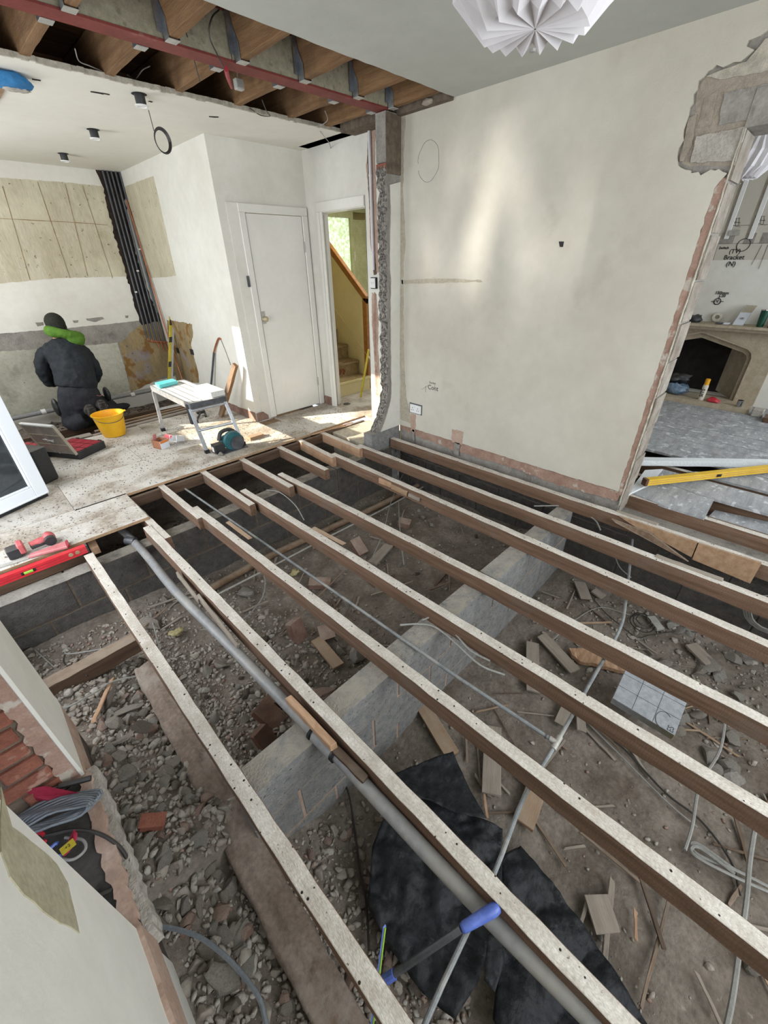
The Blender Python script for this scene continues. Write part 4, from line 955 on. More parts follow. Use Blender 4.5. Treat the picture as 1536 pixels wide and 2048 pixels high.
# pipes
big = E('waste_pipe', fl(245, 1065, -.1), 'thick grey plastic waste pipe running diagonally under the joists', 'pipe')
zz = -.088
cp = [(225, 1050), (252, 1072), (290, 1112), (345, 1180), (440, 1275), (540, 1378), (652, 1492), (745, 1592), (850, 1705), (960, 1820), (1075, 1935), (1200, 2060), (1500, 2360)]
cpw = [fl(p[0]+4, p[1], -.10-(0 if i > 2 else .015*(3-i))) for i, p in enumerate(cp)]
MB().tube(smoothpts(cpw, 5), .0265, 16).build('pipe', 'waste_pipe', big, smooth='auto')
for p in ((622, 1463), (668, 1508)):
    c = fl(p[0]+3, p[1]+3, -.10); d = (cpw[7]-cpw[5]).normalized(); MB().cyl(c-d*.006, c+d*.006, .0295, 16).build('rubber_seal', 'rubber_black', big)
c = fl(630, 1470, -.10); c2 = fl(666, 1507, -.10); MB().cyl(c, c2, .0285, 16).build('socket_sleeve', 'waste_pipe', big, smooth='auto')
c = fl(262, 1082, -.115); MB().cyl(c-Vector((.02, -.03, 0)), c+Vector((.02, -.03, 0)), .031, 14).build('collar', 'tool_steel', big)
th_ = E('water_pipe', fl(1113, 1488, -.13), 'thin grey painted water pipe meeting a crosswise pipe at a tee', 'pipe')
tp = fl(1113, 1486, -.135)
MB().tube([fl(330, 950, -.112), fl(560, 1108, -.112), fl(905, 1348, -.111), tp], .0088, 10).build('long_run', 'grey_pipe', th_, smooth='auto')
cr = [fl(1265, 1080, -.15), fl(1252, 1200, -.15), fl(1238, 1262, -.148), fl(1175, 1375, -.14), tp, fl(1050, 1590, -.14), fl(985, 1755, -.145), fl(850, 2048, -.16), fl(770, 2300, -.16)]
MB().tube(smoothpts(cr, 4), .0082, 10).build('cross_run', 'grey_pipe', th_, smooth='auto')
d = (cr[5]-cr[3]).normalized(); dl = (tp-fl(905, 1348, -.111)).normalized()
MB().cyl(tp-d*.035, tp+d*.035, .0125, 12).cyl(tp-dl*.03, tp, .0125, 12).build('tee_fitting', 'galv_dull', th_, smooth='auto')
c = tp-dl*.045; MB().cyl(c-dl*.003, c+dl*.003, .0115, 10).build('joint_ring', 'tool_steel', th_)
# old clay drain and thin conduit lying across the earth
def onground(pts, dz): return [gp(p[0], p[1], dz) for p in pts]
cl = T(MB().tube(smoothpts(onground([(418, 1178), (470, 1150), (540, 1112), (620, 1075), (700, 1038), (760, 1010), (800, 990), (862, 958)], .03), 4), .030, 12).build('clay_pipe', 'clay_pipe', smooth='auto'), 'old brown clay pipe half sunk in rubble across the far bay', 'pipe')
T(MB().tube(onground([(436, 1188), (530, 1140), (640, 1082), (760, 1022), (880, 955)], .045), .0075, 8).build('steel_conduit', 'galv_dull', smooth='auto'), 'thin steel conduit lying just in front of the clay pipe', 'pipe')

# mortar-covered ledge on the left
lg = MB(); R3 = random.Random(4); rows = 60; colz = 12
A = fl(296, 1335, -.42); B = fl(660, 2010, -.47); B = B+(B-A)*.35; d = (B-A).normalized(); nrm = Vector((-d.y, d.x, 0))
for i in range(rows+1):
    c = A.lerp(B, i/rows)
    for j in range(colz+1):
        t = j/colz-.5; wv = .078+.012*noise.noise(Vector((i*.3, 0, 0))); h = (.10 if abs(t) < .42 else -.10)
        p = c+nrm*(t*2*wv)+Vector((0, 0, h-.055+.02*noise.noise(Vector((i*.35, t*4, 7)))+.008*noise.noise(Vector((i*1.3, t*14, 7)))-.03*abs(t)))
        lg.v.append(tuple(p))
for i in range(rows):
    for j in range(colz): a = i*(colz+1)+j; lg.f.append((a, a+1, a+colz+2, a+colz+1)); lg.m.append(0)
n0 = len(lg.v)
lg.v += [(v[0], v[1], v[2]-.25) for v in lg.v[:]]
for i in range(rows):
    for j in (0, colz): a = i*(colz+1)+j; lg.f.append((a, a+colz+1, a+colz+1+n0, a+n0)); lg.m.append(0)
M('ledge_mortar', '#7f7064', '#93857a', 6, .95, .7, 40, fine=.2, spots=[('#a09a90', 3, .55, .1, .6), ('#7a4f3d', 3, .62, .08, .6)])
T(lg.build('foundation_ledge', 'ledge_mortar', smooth=True), 'mortar-covered brown ledge running under the leftmost joist', 'ledge')
# squared timber lying in the left corner
T(plank('loose_timber', fl(100, 1395, -.42), fl(285, 1292, -.40), .085, .10, ['dark_timber', 'old_timber'], seg=8, jit=.003), 'dark squared timber lying across the rubble in the left corner', 'timber')

# ---- rubble
def rock(seed, sub=2):
    bm = bmesh.new(); bmesh.ops.create_icosphere(bm, subdivisions=sub, radius=1)
    r = random.Random(seed); ax = [Vector((r.uniform(-1, 1), r.uniform(-1, 1), r.uniform(-1, 1))).normalized() for _ in range(9)]; dd = [r.uniform(.30, .72) for _ in ax]
    for v in bm.verts:
        p = v.co.copy()
        for a, d_ in zip(ax, dd):
            t = p.dot(a)
            if t > d_: p -= a*(t-d_)*.95
        p *= 1+.12*noise.noise(p*2.3+Vector((seed, 0, 0))); v.co = p
    me = bpy.data.meshes.new('rubble_chunk'); bm.to_mesh(me); bm.free(); return me
ROCKS = {m: [] for m in ('rubble', 'rubble_dark', 'rubble_light', 'brick_dusty', 'grey_render')}
for k, m in enumerate(ROCKS):
    for s in range(6):
        me = rock(100*k+s); me.materials.append(MATS[m]); ROCKS[m].append(me)
def in_view(x, y, z, mrg=40):
    q = RM.T @ (np.array([x, y, z])-CAMP)
    if q[2] > -.1: return False
    px = CX+F*q[0]/-q[2]; py = CY-F*q[1]/-q[2]; return -mrg < px < 1536+mrg and -mrg < py < 2048+mrg
ZONES = [  # x0,x1,y0,y1,count,size, mats, label, group
    (-.22, .10, .20, 2.1, 125, (.020, .050), ['rubble', 'rubble_light', 'rubble', 'brick_dusty', 'rubble_light'], 'loose lump of mortar or stone in the heap along the left wall', 'rubble heap along the left wall'),
    (.22, .85, 1.15, 2.1, 50, (.018, .042), ['rubble', 'rubble', 'rubble_dark', 'brick_dusty', 'rubble_light'], 'broken lump among the debris between the two left joists', 'rubble between the sleeper walls'),
    (.10, .5, .1, .85, 30, (.018, .04), ['rubble', 'brick_dusty', 'rubble'], 'small stone between the brown ledge and the black sheet', 'stones beside the black sheet'),
    (2.0, 3.0, -.75, .15, 35, (.04, .075), ['rubble', 'rubble', 'grey_render', 'rubble_light'], 'grey stone in the pile at the right edge below the joists', 'stones at the right edge'),
    (.9, 2.9, 1.5, 2.8, 25, (.02, .045), ['rubble', 'rubble_dark', 'rubble_light'], 'stone on the dusty earth of the far bay', 'stones in the far bay'),
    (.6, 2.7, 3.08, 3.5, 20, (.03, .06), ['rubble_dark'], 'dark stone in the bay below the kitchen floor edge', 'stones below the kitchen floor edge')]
RZ = random.Random(33)
JX = [.14, .54, .93, 1.35, 1.74, 2.28, 2.63, 3.02]; ORD = ['first', 'second', 'third', 'fourth', 'fifth', 'sixth', 'seventh', 'eighth']
def where(x, y):
    k = sum(1 for j in JX if j < x)
    a = 'left of the first joist' if k == 0 else ('right of the last joist' if k == 8 else 'between joists %s and %s' % (ORD[k-1], ORD[k]))
    b = ', at the bottom' if y < .25 else (', near bay' if y < .96 else (', by the middle sleeper wall' if y < 1.8 else (', far bay' if y < 2.95 else ', under the kitchen')))
    return a+b
CN = {'rubble': 'grey brown', 'rubble_light': 'pale grey', 'rubble_dark': 'dark', 'brick_dusty': 'reddish', 'grey_render': 'grey'}
def put(me, name, x, y, z, s, flat_=.7):
    o = bpy.data.objects.new(name, me); COL.objects.link(o); o.location = (x, y, z)
    o.scale = (s*RZ.uniform(.7, 1.3), s*RZ.uniform(.7, 1.2), s*RZ.uniform(.45, .9)*flat_*1.2); o.rotation_euler = (RZ.uniform(-.5, .5), RZ.uniform(-.5, .5), RZ.uniform(0, 6.3)); return o
for (x0, x1, y0, y1, n, sz, ms, lab, grp) in ZONES:
    for _ in range(n):
        for tr in range(20):
            x = RZ.uniform(x0, x1); y = RZ.uniform(y0, y1)
            if .86 < y < 1.08 and x > .03: continue
            if in_view(x, y, -.6, -5): break
        s = RZ.uniform(*sz); m = RZ.choice(ms)
        T(put(RZ.choice(ROCKS[m]), 'rubble_chunk', x, y, zg(x, y)+s*.25, s), ('big ' if s > (sz[0]+sz[1])/2 else 'small ')+CN[m]+' lump '+where(x, y), 'rubble', grp)
# fine rubble, nobody could count it
def scatter(name, mat, n, fn, sz, label, seed, sub=1):
    r = random.Random(seed); base = [np.array([v.co[:] for v in rock_lo.vertices]) for rock_lo in LOW]; fcs = [np.array([p.vertices[:] for p in rock_lo.polygons]) for rock_lo in LOW]
    V = []; Fc = []; k = 0
    for _ in range(n):
        x, y, z = fn(r)
        s = sz[0]+(sz[1]-sz[0])*r.random()**2.2
        b = r.randrange(len(base)); a = r.uniform(0, 6.28); c_, s_ = math.cos(a), math.sin(a)
        t = r.uniform(-.8, .8); ct, st_ = math.cos(t), math.sin(t)
        P = base[b]*np.array([s*r.uniform(.6, 1.4), s*r.uniform(.6, 1.2), s*r.uniform(.35, .9)])
        P = P @ np.array([[1, 0, 0], [0, ct, st_], [0, -st_, ct]]) @ np.array([[c_, s_, 0], [-s_, c_, 0], [0, 0, 1]])
        V.append(P+np.array([x, y, z+s*.2])); Fc.append(fcs[b]+k); k += len(P)
    V = np.concatenate(V); Fc = np.concatenate(Fc)
    me = bpy.data.meshes.new(name); me.vertices.add(len(V)); me.vertices.foreach_set('co', V.ravel()); me.loops.add(Fc.size); me.loops.foreach_set('vertex_index', Fc.ravel().astype(np.int32))
    me.polygons.add(len(Fc)); me.polygons.foreach_set('loop_start', np.arange(0, Fc.size, 3, dtype=np.int32)); me.update(calc_edges=True); me.validate()
    me.materials.append(MATS[mat]); o = bpy.data.objects.new(name, me); COL.objects.link(o); return T(o, label, 'rubble', kind='stuff')
LOW = [rock(900+i, 1) for i in range(6)]
def zone_fn(zones):
    tot = sum(z[4] for z in zones)
    def f(r):
        while True:
            k = r.uniform(0, tot)
            for z in zones:
                if k < z[4]: break
                k -= z[4]
            x = r.uniform(z[0], z[1]); y = r.uniform(z[2], z[3])
            if .89 < y < 1.04 and x > .04: continue
            return x, y, zg(x, y)
    return f
_lo = LOW; LOW = [rock(950+i, 2) for i in range(6)]
lz = [(-.44, -.2, 1.9, 2.85, 6), (-.24, .16, .1, 2.3, 40), (.2, .95, 1.1, 2.2, 16), (.15, .5, .0, .85, 8), (2.1, 3.1, -.75, .3, 9)]
scatter('gravel', 'rubble', 1100, zone_fn(lz), (.012, .036), 'broken brown mortar lumps bedded in the heap below the joists', 15)
scatter('gravel', 'rubble_light', 750, zone_fn(lz), (.010, .034), 'broken whitish mortar lumps bedded in the heap below the joists', 16)
LOW = _lo
scatter('gravel', 'rubble', 7000, zone_fn([(-.45, -.2, 1.8, 2.88, 9), (-.24, .4, -.1, 2.8, 46), (.1, .95, -.5, .9, 12), (.1, 1.4, 1.04, 2.88, 22), (1.4, 3.1, 1.04, 2.88, 7), (2.2, 3.1, -1, .8, 12), (1.0, 2.2, -1, .8, 3)]), (.004, .022), 'fine grey rubble and grit strewn over the earth below the joists', 5)
scatter('gravel', 'rubble_light', 2600, zone_fn([(-.24, .3, -.1, 2.4, 50), (.1, .9, 1.1, 2.6, 20), (.1, 3, -1, 2.8, 8)]), (.004, .026), 'pale plaster crumbs strewn among the rubble below the joists', 6)
scatter('gravel', 'brick_dusty', 900, zone_fn([(-.24, .4, -.1, 2.8, 50), (.1, 1.4, 1.1, 2.8, 20), (.1, 3, -1, .8, 8)]), (.004, .022), 'reddish brick crumbs strewn among the rubble below the joists', 7)
scatter('gravel', 'rubble_dark', 2600, zone_fn([(.3, 3.1, 3.05, 3.7, 50), (.3, 2.2, 5.5, 6.7, 50)]), (.006, .032), 'dark rubble in the bays below the kitchen', 8)
def deckfn(r):
    while True:
        x = r.uniform(-.5, 3.2); y = r.uniform(3.1, 5.3)
        if y < 3.61 and x > .56: continue
        if x > 2.24 and y > 4.4: continue
        if r.random() < .35+.65*(noise.noise(Vector((x*2, y*2, 9)))+.5): return x, y, .001
scatter('deck_grit', 'rubble', 5200, deckfn, (.002, .010), 'grey demolition grit scattered over the kitchen deck', 9)
scatter('deck_grit', 'rubble_dark', 1500, deckfn, (.0015, .006), 'dark grit scattered over the kitchen deck', 10)

# wood splinters and laths on the earth
RS = random.Random(77)
def stick(x, y, L, a, w_, mat, tilt=0):
    z = zg(x, y)+.012; d_ = Vector((math.cos(a), math.sin(a), tilt)).normalized()
    return plank('wood_splinter', Vector((x, y, z))-d_*L/2, Vector((x, y, z))+d_*L/2, w_, w_*.5, mat, jit=w_*.15, jag=w_, seg=4)
for i in range(46):
    x = RS.uniform(1.0, 2.7); y = RS.uniform(-.75, .8)
    T(stick(x, y, RS.uniform(.08, .32), RS.uniform(0, 3.14), RS.uniform(.006, .016), RS.choice(['grey_board', 'old_timber', 'dark_timber', 'ply'])), 'thin wood splinter '+where(x, y), 'splinter', 'splinters in the near bay')
for i in range(40):
    x = RS.uniform(.25, 2.8); y = RS.uniform(1.1, 2.75)
    T(stick(x, y, RS.uniform(.08, .36), RS.uniform(0, 3.14), RS.uniform(.006, .018), RS.choice(['grey_board', 'old_timber', 'dark_timber'])), 'thin wood splinter '+where(x, y), 'splinter', 'splinters in the far bay')
# sticks read off the photograph
for k, (a, b, w_, m_) in enumerate([((1160, 1665), (1280, 1765), .012, 'old_timber'), ((1224, 1755), (1208, 1930), .022, 'grey_board'), ((1180, 1790), (1160, 1850), .016, 'grey_board'), ((1265, 1705), (1325, 1890), .018, 'dark_timber'), ((1345, 1770), (1280, 2020), .012, 'old_timber'), ((1270, 1820), (1272, 1880), .012, 'fresh_wood'), ((1390, 1940), (1440, 2048), .014, 'grey_board'), ((965, 1560), (975, 1640), .012, 'fresh_wood'), ((770, 1640), (755, 1640), .02, 'old_timber'),
                                   ((900, 1165), (860, 1180), .014, 'old_timber'), ((690, 1140), (560, 1270), .01, 'old_timber'), ((790, 1165), (830, 1190), .012, 'grey_board'), ((190, 1440), (225, 1360), .022, 'fresh_wood'), ((560, 1330), (620, 1390), .012, 'old_timber'), ((1165, 1430), (1240, 1500), .012, 'dark_timber'), ((740, 1310), (860, 1290), .018, 'grey_board'), ((750, 1330), (850, 1305), .02, 'old_timber'), ((230, 1300), (330, 1220), .014, 'old_timber'), ((300, 1215), (400, 1180), .014, 'grey_board')]):
    A_, B_ = gp(a[0], a[1], .03), gp(b[0], b[1], .03)
    T(plank('wood_lath', A_, B_, w_, w_*.5, m_, jag=w_, jit=.002, seg=5), ('long' if (B_-A_).length > .2 else 'short')+' '+{'old_timber': 'brown', 'grey_board': 'grey', 'dark_timber': 'dark', 'fresh_wood': 'pale'}[m_]+' lath '+where(A_.x, A_.y), 'lath', 'laths below the joists')
# boards on the earth
for k, (a, b, w_, m_, lab) in enumerate([
    ((838, 1402), (905, 1512), .085, 'ply', 'reddish brown board end poking out above the black sheet'),
    ((1082, 1272), (1150, 1345), .085, 'grey_board', 'grooved grey floorboard piece near the silver insulation'),
    ((1064, 1288), (1066, 1385), .085, 'grey_board', 'grey board lying between fourth and fifth joists, left of the grooved piece'),
    ((1158, 1166), (1172, 1200), .085, 'grey_board', 'short grey board beside the far end of the crosswise pipe'),
    ((1186, 1182), (1206, 1196), .07, 'grey_board', 'small square offcut right of the short grey board'),
    ((985, 1455), (982, 1590), .095, 'grey_board', 'long grey board upright in view just above the black sheet'),
    ((1070, 1585), (1046, 1650), .095, 'ply', 'pale plywood offcut with a knot beside the crosswise pipe'),
    ((1040, 1545), (1110, 1585), .09, 'silver_board', 'pale sheet offcut under the knotty plywood piece'),
    ((1138, 1405), (1118, 1450), .06, 'grey_board', 'small grey block left of the pipe tee'),
    ((1160, 1420), (1162, 1465), .05, 'grey_board', 'narrow grey block right of the pipe tee'),
    ((632, 1280), (678, 1335), .075, 'ply', 'brown board offcut between second and third joists'),
    ((778, 1092), (745, 1128), .085, 'grey_board', 'grey board lying in the far bay between fourth and fifth joists'),
    ((1190, 1790), (1215, 1870), .10, 'grey_board', 'thin dusty sheet piece among the splinters at lower right'),
    ((1380, 1290), (1420, 1330), .09, 'grey_board', 'grey slab fragment right of the black cable coil'),
    ((1300, 1235), (1320, 1260), .06, 'galv_dull', 'small pale square plate beside the black cable coil')]):
    A_, B_ = gp(a[0], a[1], .03), gp(b[0], b[1], .03)
    T(plank('board_offcut', A_, B_, w_, .018, m_, jag=.006, seg=4), lab, 'board')
q = [gp(*p, .05) for p in ((1138, 1296), (1165, 1296), (1200, 1306), (1262, 1322), (1258, 1345), (1200, 1330), (1160, 1322), (1144, 1310))]
T(MB().poly(rag(q, .004, .02, 3), (0, 0, -.03)).build('split_board', 'fresh_wood'), 'split orange board with torn end beside the silver insulation', 'board')
# silver insulation
q = [fl(*p, -.47) for p in ((1257, 1325), (1380, 1388), (1350, 1470), (1225, 1395))]
ins = E('insulation_board', sum(q, Vector())/4-Vector((0, 0, .05)), 'silver foil insulation offcut with printed grid and arrow', 'insulation')
MB().hexa(q, (0, 0, -.05)).build('foil_face', 'foil', ins, bev=.003)
MB().hexa([p-Vector((0, 0, .006)) for p in q], (0, 0, -.038)).build('foam_core', 'straw', ins)
for s in (.33, .66):
    for a, b, c, d in ((0, 1, 3, 2), (0, 3, 1, 2)):
        P0 = q[a].lerp(q[b], s)+Vector((0, 0, .0008)); P1 = q[c].lerp(q[d], s)+Vector((0, 0, .0008)); MB().tube([P0, P1], .0009, 4).build('printed_line', 'tool_steel', ins)
c = q[2].lerp(q[3], .25).lerp(q[1], .15)+Vector((0, 0, .001)); ex = (q[1]-q[0]).normalized(); ey = (q[0]-q[3]).normalized()
MB().tube([c+ex*(.035*math.cos(t*.28))+ey*(.055*math.sin(t*.28)) for t in range(3, 17)], .0016, 4).build('printed_arrow', 'tool_steel', ins)
text('ES', .04, basis(c+ex*.04-ey*.03, ey, -ex), 'tool_steel', ins, ext=.0004)

# bricks and big pieces
def brick(c, rz, rx, mat, label, dims=(.105, .21, .065), ry=0, group=None):
    o = MB().box(-dims[0]/2, dims[0]/2, -dims[1]/2, dims[1]/2, 0, dims[2]).build('brick', mat, origin=(0, 0, 0), bev=.007)
    o.location = c; o.rotation_euler = (rx, ry, rz); return T(o, label, 'brick')
brick(gp(588, 1268, .02), .25, 1.2, 'brick_dusty', 'whole dusty red brick tipped up between second and third joists', (.10, .21, .065), .15)
brick(gp(652, 1268, .02), -.4, .5, 'brick_dusty', 'broken half brick right of the whole red brick', (.1, .1, .06))
brick(gp(714, 1098, .0), -.1, .6, 'brick_dusty', 'dusty brick lying in the far bay near the middle', (.1, .16, .07))
brick(gp(640, 1172, .0), .8, .05, 'brick_dusty', 'flat pale brick below the third joist', (.1, .17, .05))
brick(gp(535, 1435, .0), .3, .5, 'brick_brown', 'dark glazed brick beside the thick grey pipe, upper', (.1, .16, .07))
brick(gp(526, 1480, .02), .2, .9, 'brick_brown', 'dark glazed brick beside the thick grey pipe, lower', (.085, .14, .06))
brick(gp(560, 1405, .0), 1.1, .3, 'brick_brown', 'dark brick half hidden under the thick grey pipe', (.1, .14, .07))
brick(gp(1245, 1178, .0), .5, .1, 'brick_dusty', 'brick left on the earth beyond the crosswise pipe', (.1, .15, .06))
brick(gp(808, 1052, .0), .5, .1, 'brick_dusty', 'brick end in the far bay under the fifth joist', (.1, .12, .06))
brick(gp(305, 1650, .02), 1.0, .3, 'brick_red', 'red brick piece in the rubble heap along the left wall', (.05, .09, .04))
def chunk(px, py, s, mat, label, k=0, sz=(1, 1, 1), dz=.02):
    p = gp(px, py, dz); o = bpy.data.objects.new('concrete_lump', ROCKS[mat][k]); COL.objects.link(o); o.location = p; o.scale = (s*sz[0], s*sz[1], s*sz[2]); o.rotation_euler = (.2*k, .3, k*1.3); return T(o, label, 'rubble')
chunk(492, 1182, .10, 'grey_render', 'large square concrete lump against the second joist in the far bay', 1, (1, .8, .6))
chunk(640, 1395, .085, 'brick_dusty', 'large broken brick mass beside the middle sleeper wall', 2, (1.2, .8, .8), .04)
chunk(700, 1375, .06, 'rubble_dark', 'dark broken brick next to the large brick mass', 3)
chunk(712, 1312, .075, 'rubble_light', 'knobbly grey concrete ball under the third joist', 4, dz=.04)
chunk(680, 1302, .05, 'rubble', 'brown clod left of the knobbly concrete ball', 5)
chunk(445, 1970, .065, 'rubble_light', 'pale brick chunk with white faces at the bottom of the rubble heap', 2, (1, .9, 1.0), .05)
chunk(440, 1330, .06, 'rubble', 'flat stone on the heap near the squared timber', 1, (1.2, 1, .4))
chunk(230, 1445, .055, 'rubble', 'grey stone below the squared timber', 3)
for k, (px, py, nm_) in enumerate([(255, 1420, 'beside the pale stick'), (285, 1455, 'by the upper end of the brown ledge'), (240, 1480, 'at the top of the rubble heap'), (215, 1405, 'just below the squared timber'), (300, 1250, 'right of the first joist in the far bay')]): chunk(px, py, .075, ['rubble', 'rubble_dark'][k % 2], 'flat slate like piece '+nm_, k, (1.3, .7, .22), .035)
chunk(500, 1110, .045, 'rubble_light', 'pale stone against the dark blockwork', 4)
chunk(330, 1200, .04, 'rubble', 'round stone at the foot of the dark blockwork', 5)
chunk(55, 1305, .04, 'rubble', 'pale stone in the left corner below the membrane', 0)
chunk(1455, 1430, .10, 'rubble_light', 'angular pale slab in the stones at the right edge', 3, (1, .8, .3), .04)
chunk(1500, 1930, .05, 'rubble_light', 'round pale stone at the lower right edge', 4)
chunk(1400, 1340, .09, 'rubble', 'flat slab leaning near the right end of the third bay', 2, (1, .8, .35))
lump('straw_tuft', gp(590, 1145, .02), (.04, .03, .015), 'straw', 'tuft of yellow straw left of the third joist', 'straw', 5, amp=.9)
lump('straw_tuft', gp(350, 1265, .04), (.04, .03, .015), 'straw', 'pale tuft of fibre right of the leftmost joist', 'straw', 8, amp=.9)

# black plastic sheeting
def crumple(name, pts, z, amp, seed, label, sub=5, lift=None):
    P = [fl(p[0], p[1], z) for p in pts]
    bm = bmesh.new(); vs = [bm.verts.new(p) for p in P]; bm.faces.new(vs); bmesh.ops.triangulate(bm, faces=bm.faces)
    for _ in range(sub):
        bmesh.ops.subdivide_edges(bm, edges=[e for e in bm.edges if e.calc_length() > .022], cuts=1); bmesh.ops.triangulate(bm, faces=[f for f in bm.faces if len(f.verts) > 3])
    for v in bm.verts:
        p = v.co; r_ = abs(noise.noise(Vector((p.x*5+seed, p.y*5, 0))))*1.1+.6*abs(noise.noise(Vector((p.x*13, p.y*9+seed, 0))))+.35*abs(noise.noise(Vector((p.x*31, p.y*24+seed, 3))))
        v.co.z = max(zg(p.x, p.y)+.012, z)+amp*(r_-.4)+(lift(p) if lift else 0)
    me = bpy.data.meshes.new(name); bm.to_mesh(me); bm.free(); me.materials.append(MATS['dpm']); me.polygons.foreach_set('use_smooth', [True]*len(me.polygons))
    c = sum(P, Vector())/len(P); me.transform(Matrix.Translation(-c)); o = bpy.data.objects.new(name, me); o.location = c; COL.objects.link(o)
    s_ = o.modifiers.new('thick', 'SOLIDIFY'); s_.thickness = .002; return T(o, label, 'plastic sheet', 'black plastic sheets')
crumple('plastic_sheet', [(1000, 1715), (1042, 1690), (1110, 1775), (1180, 1870), (1265, 2000), (1320, 2090), (1040, 2150), (985, 2040), (1000, 1900)], -.66, .045, 7, 'long black plastic sheet running to the bottom edge under the thick pipe')
crumple('plastic_sheet', [(745, 1700), (770, 1640), (800, 1600), (870, 1605), (1004, 1662), (1000, 1790), (975, 1900), (955, 1968), (908, 2042), (845, 1990), (780, 1900), (735, 1815)], -.60, .06, 2, 'wide black plastic sheet folded below the thick pipe', lift=lambda p: .03)
crumple('plastic_sheet', [(790, 1555), (850, 1530), (905, 1511), (930, 1570), (970, 1648), (920, 1640), (860, 1612), (805, 1600)], -.55, .03, 12, 'small black flap of plastic sheet above the second joist', lift=lambda p: .04)
crumple('plastic_sheet', [(975, 1870), (1000, 1850), (1010, 1920), (990, 1985), (968, 1960)], -.50, .03, 15, 'creased fold of black sheet standing beside the thick pipe', sub=3)
chunk(797, 1755, .03, 'rubble_light', 'pale square crumb on the wide black sheet', 0, (1, 1, .4), .12)
chunk(905, 1930, .045, 'rubble', 'clod of earth on the wide black sheet', 4, (.6, 1.2, .5), .12)
chunk(853, 1830, .025, 'rubble_light', 'small stone on the wide black sheet', 2, dz=.12)
# blue-handled tool
tl = E('long_handled_tool', fl(780, 1955, -.12), 'long handled tool with blue rubber grip resting on the thick pipe', 'tool')
a = fl(778, 1955, -.20); b = fl(922, 1858, -.055); c = fl(1000, 1812, -.035)
MB().tube([a, b], .010, 10).build('shaft', 'tool_steel', tl, smooth='auto'); MB().tube([b.lerp(c, t) for t in (0, .08, .3, .6, .85, .96, 1)], [.0105, .0145, .0155, .017, .0175, .014, .006], 12).build('grip', 'blue_grip', tl, smooth=True)
MB().tube([a-(b-a).normalized()*.02, a+(b-a).normalized()*.02], .014, 10).build('ferrule', 'blue_grip', tl)
t2 = E('long_handled_tool', fl(760, 1950, -.2), 'slim blue folded handle standing left of the blue gripped tool', 'tool')
a = fl(770, 1855, -.10); b = fl(742, 2080, -.32)
MB().hexa([a-Vector((.005, 0, 0)), a+Vector((.005, 0, 0)), b+Vector((.006, 0, 0)), b-Vector((.006, 0, 0))], (0, .004, .004)).build('handle', 'blue_grip', t2)
MB().tube([a, b], .004, 6).build('spine', 'spirit_green', t2)

# cables
def cable(pts, r, mat, label, group=None, z=None, k=6, dz=.02):
    P = [fl(p[0], p[1], z) if z is not None else gp(p[0], p[1], dz) for p in pts]
    return T(MB().tube(smoothpts(P, k), r, 6).build('cable', mat, smooth='auto'), label, 'cable', group)
cable([(130, 1302), (135, 1308), (175, 1303), (230, 1293)], .0045, 'cable_grey', 'grey cable looping in the left corner above the squared timber', dz=.05)
cable([(131, 1306), (128, 1325), (150, 1345), (175, 1352)], .0045, 'cable_black', 'dark cable end curling into the squared timber', dz=.05)
cable([(800, 1250), (835, 1248), (865, 1252), (890, 1268), (915, 1290), (960, 1330), (1010, 1350)], .0055, 'cable_grey', 'pale cable looped over the middle sleeper wall', z=-.10)
cable([(845, 1240), (870, 1234), (905, 1262), (940, 1300), (980, 1322)], .0055, 'cable_grey', 'second pale cable looped over the middle sleeper wall', z=-.095)
cable([(527, 1140), (530, 1170), (522, 1200), (490, 1235), (440, 1255), (400, 1260)], .005, 'cable_grey', 'grey cable hanging from the third joist past the concrete lump', dz=.05)
cable([(533, 980), (560, 985), (590, 1010), (608, 1040)], .0045, 'cable_grey', 'grey cable curving over the kitchen sleeper wall', z=-.10)
cable([(785, 882), (795, 905), (796, 950)], .005, 'cable_grey', 'white cable dropping from the wall corner', z=-.2)
cable([(824, 895), (810, 940), (800, 960), (780, 1010), (768, 1060), (745, 1115)], .004, 'cable_grey', 'thin cable hanging down beside the sixth joist', dz=.1)
cable([(797, 1000), (800, 1060), (808, 1130)], .006, 'cable_grey', 'grey conduit upright crossing the far bay', dz=.06)
cable([(1068, 1012), (1130, 1012), (1160, 1022), (1190, 1040), (1201, 1060)], .005, 'cable_grey', 'grey cable curving over the end of the middle sleeper wall', z=-.11)
cable([(1229, 1110), (1240, 1135), (1262, 1155)], .004, 'cable_grey', 'thin cable below the wall joist at right', z=-.3)
for k in range(3):
    c = gp(1285, 1245, .03); rr_ = .10-.022*k
    T(MB().tube([c+Vector((rr_*1.0*math.cos(t*PI/9+k), rr_*.8*math.sin(t*PI/9+k), .012*k+.004*math.sin(t))) for t in range(19)], .0035, 5).build('cable', 'cable_black', smooth='auto'), ['outer turn of the black cable coil at the right', 'middle turn of the black cable coil at the right', 'inner turn of the black cable coil at the right'][k], 'cable', 'black cable coil')
cable([(1180, 1190), (1210, 1225), (1240, 1250), (1275, 1275), (1300, 1270), (1360, 1262), (1395, 1265)], .0035, 'cable_black', 'black cable trailing through the coil at the right')
cable([(1100, 1285), (1150, 1240), (1200, 1215), (1260, 1230)], .003, 'cable_grey', 'thin grey wire left of the crosswise pipe')
cable([(1180, 1440), (1250, 1500), (1330, 1585), (1400, 1640), (1460, 1720), (1480, 1790)], .005, 'cable_black', 'dark cable running diagonally over the earth of the lower right bay')
cable([(1175, 1445), (1240, 1510), (1330, 1600), (1395, 1655)], .004, 'cable_grey', 'grey cable beside the dark diagonal cable')
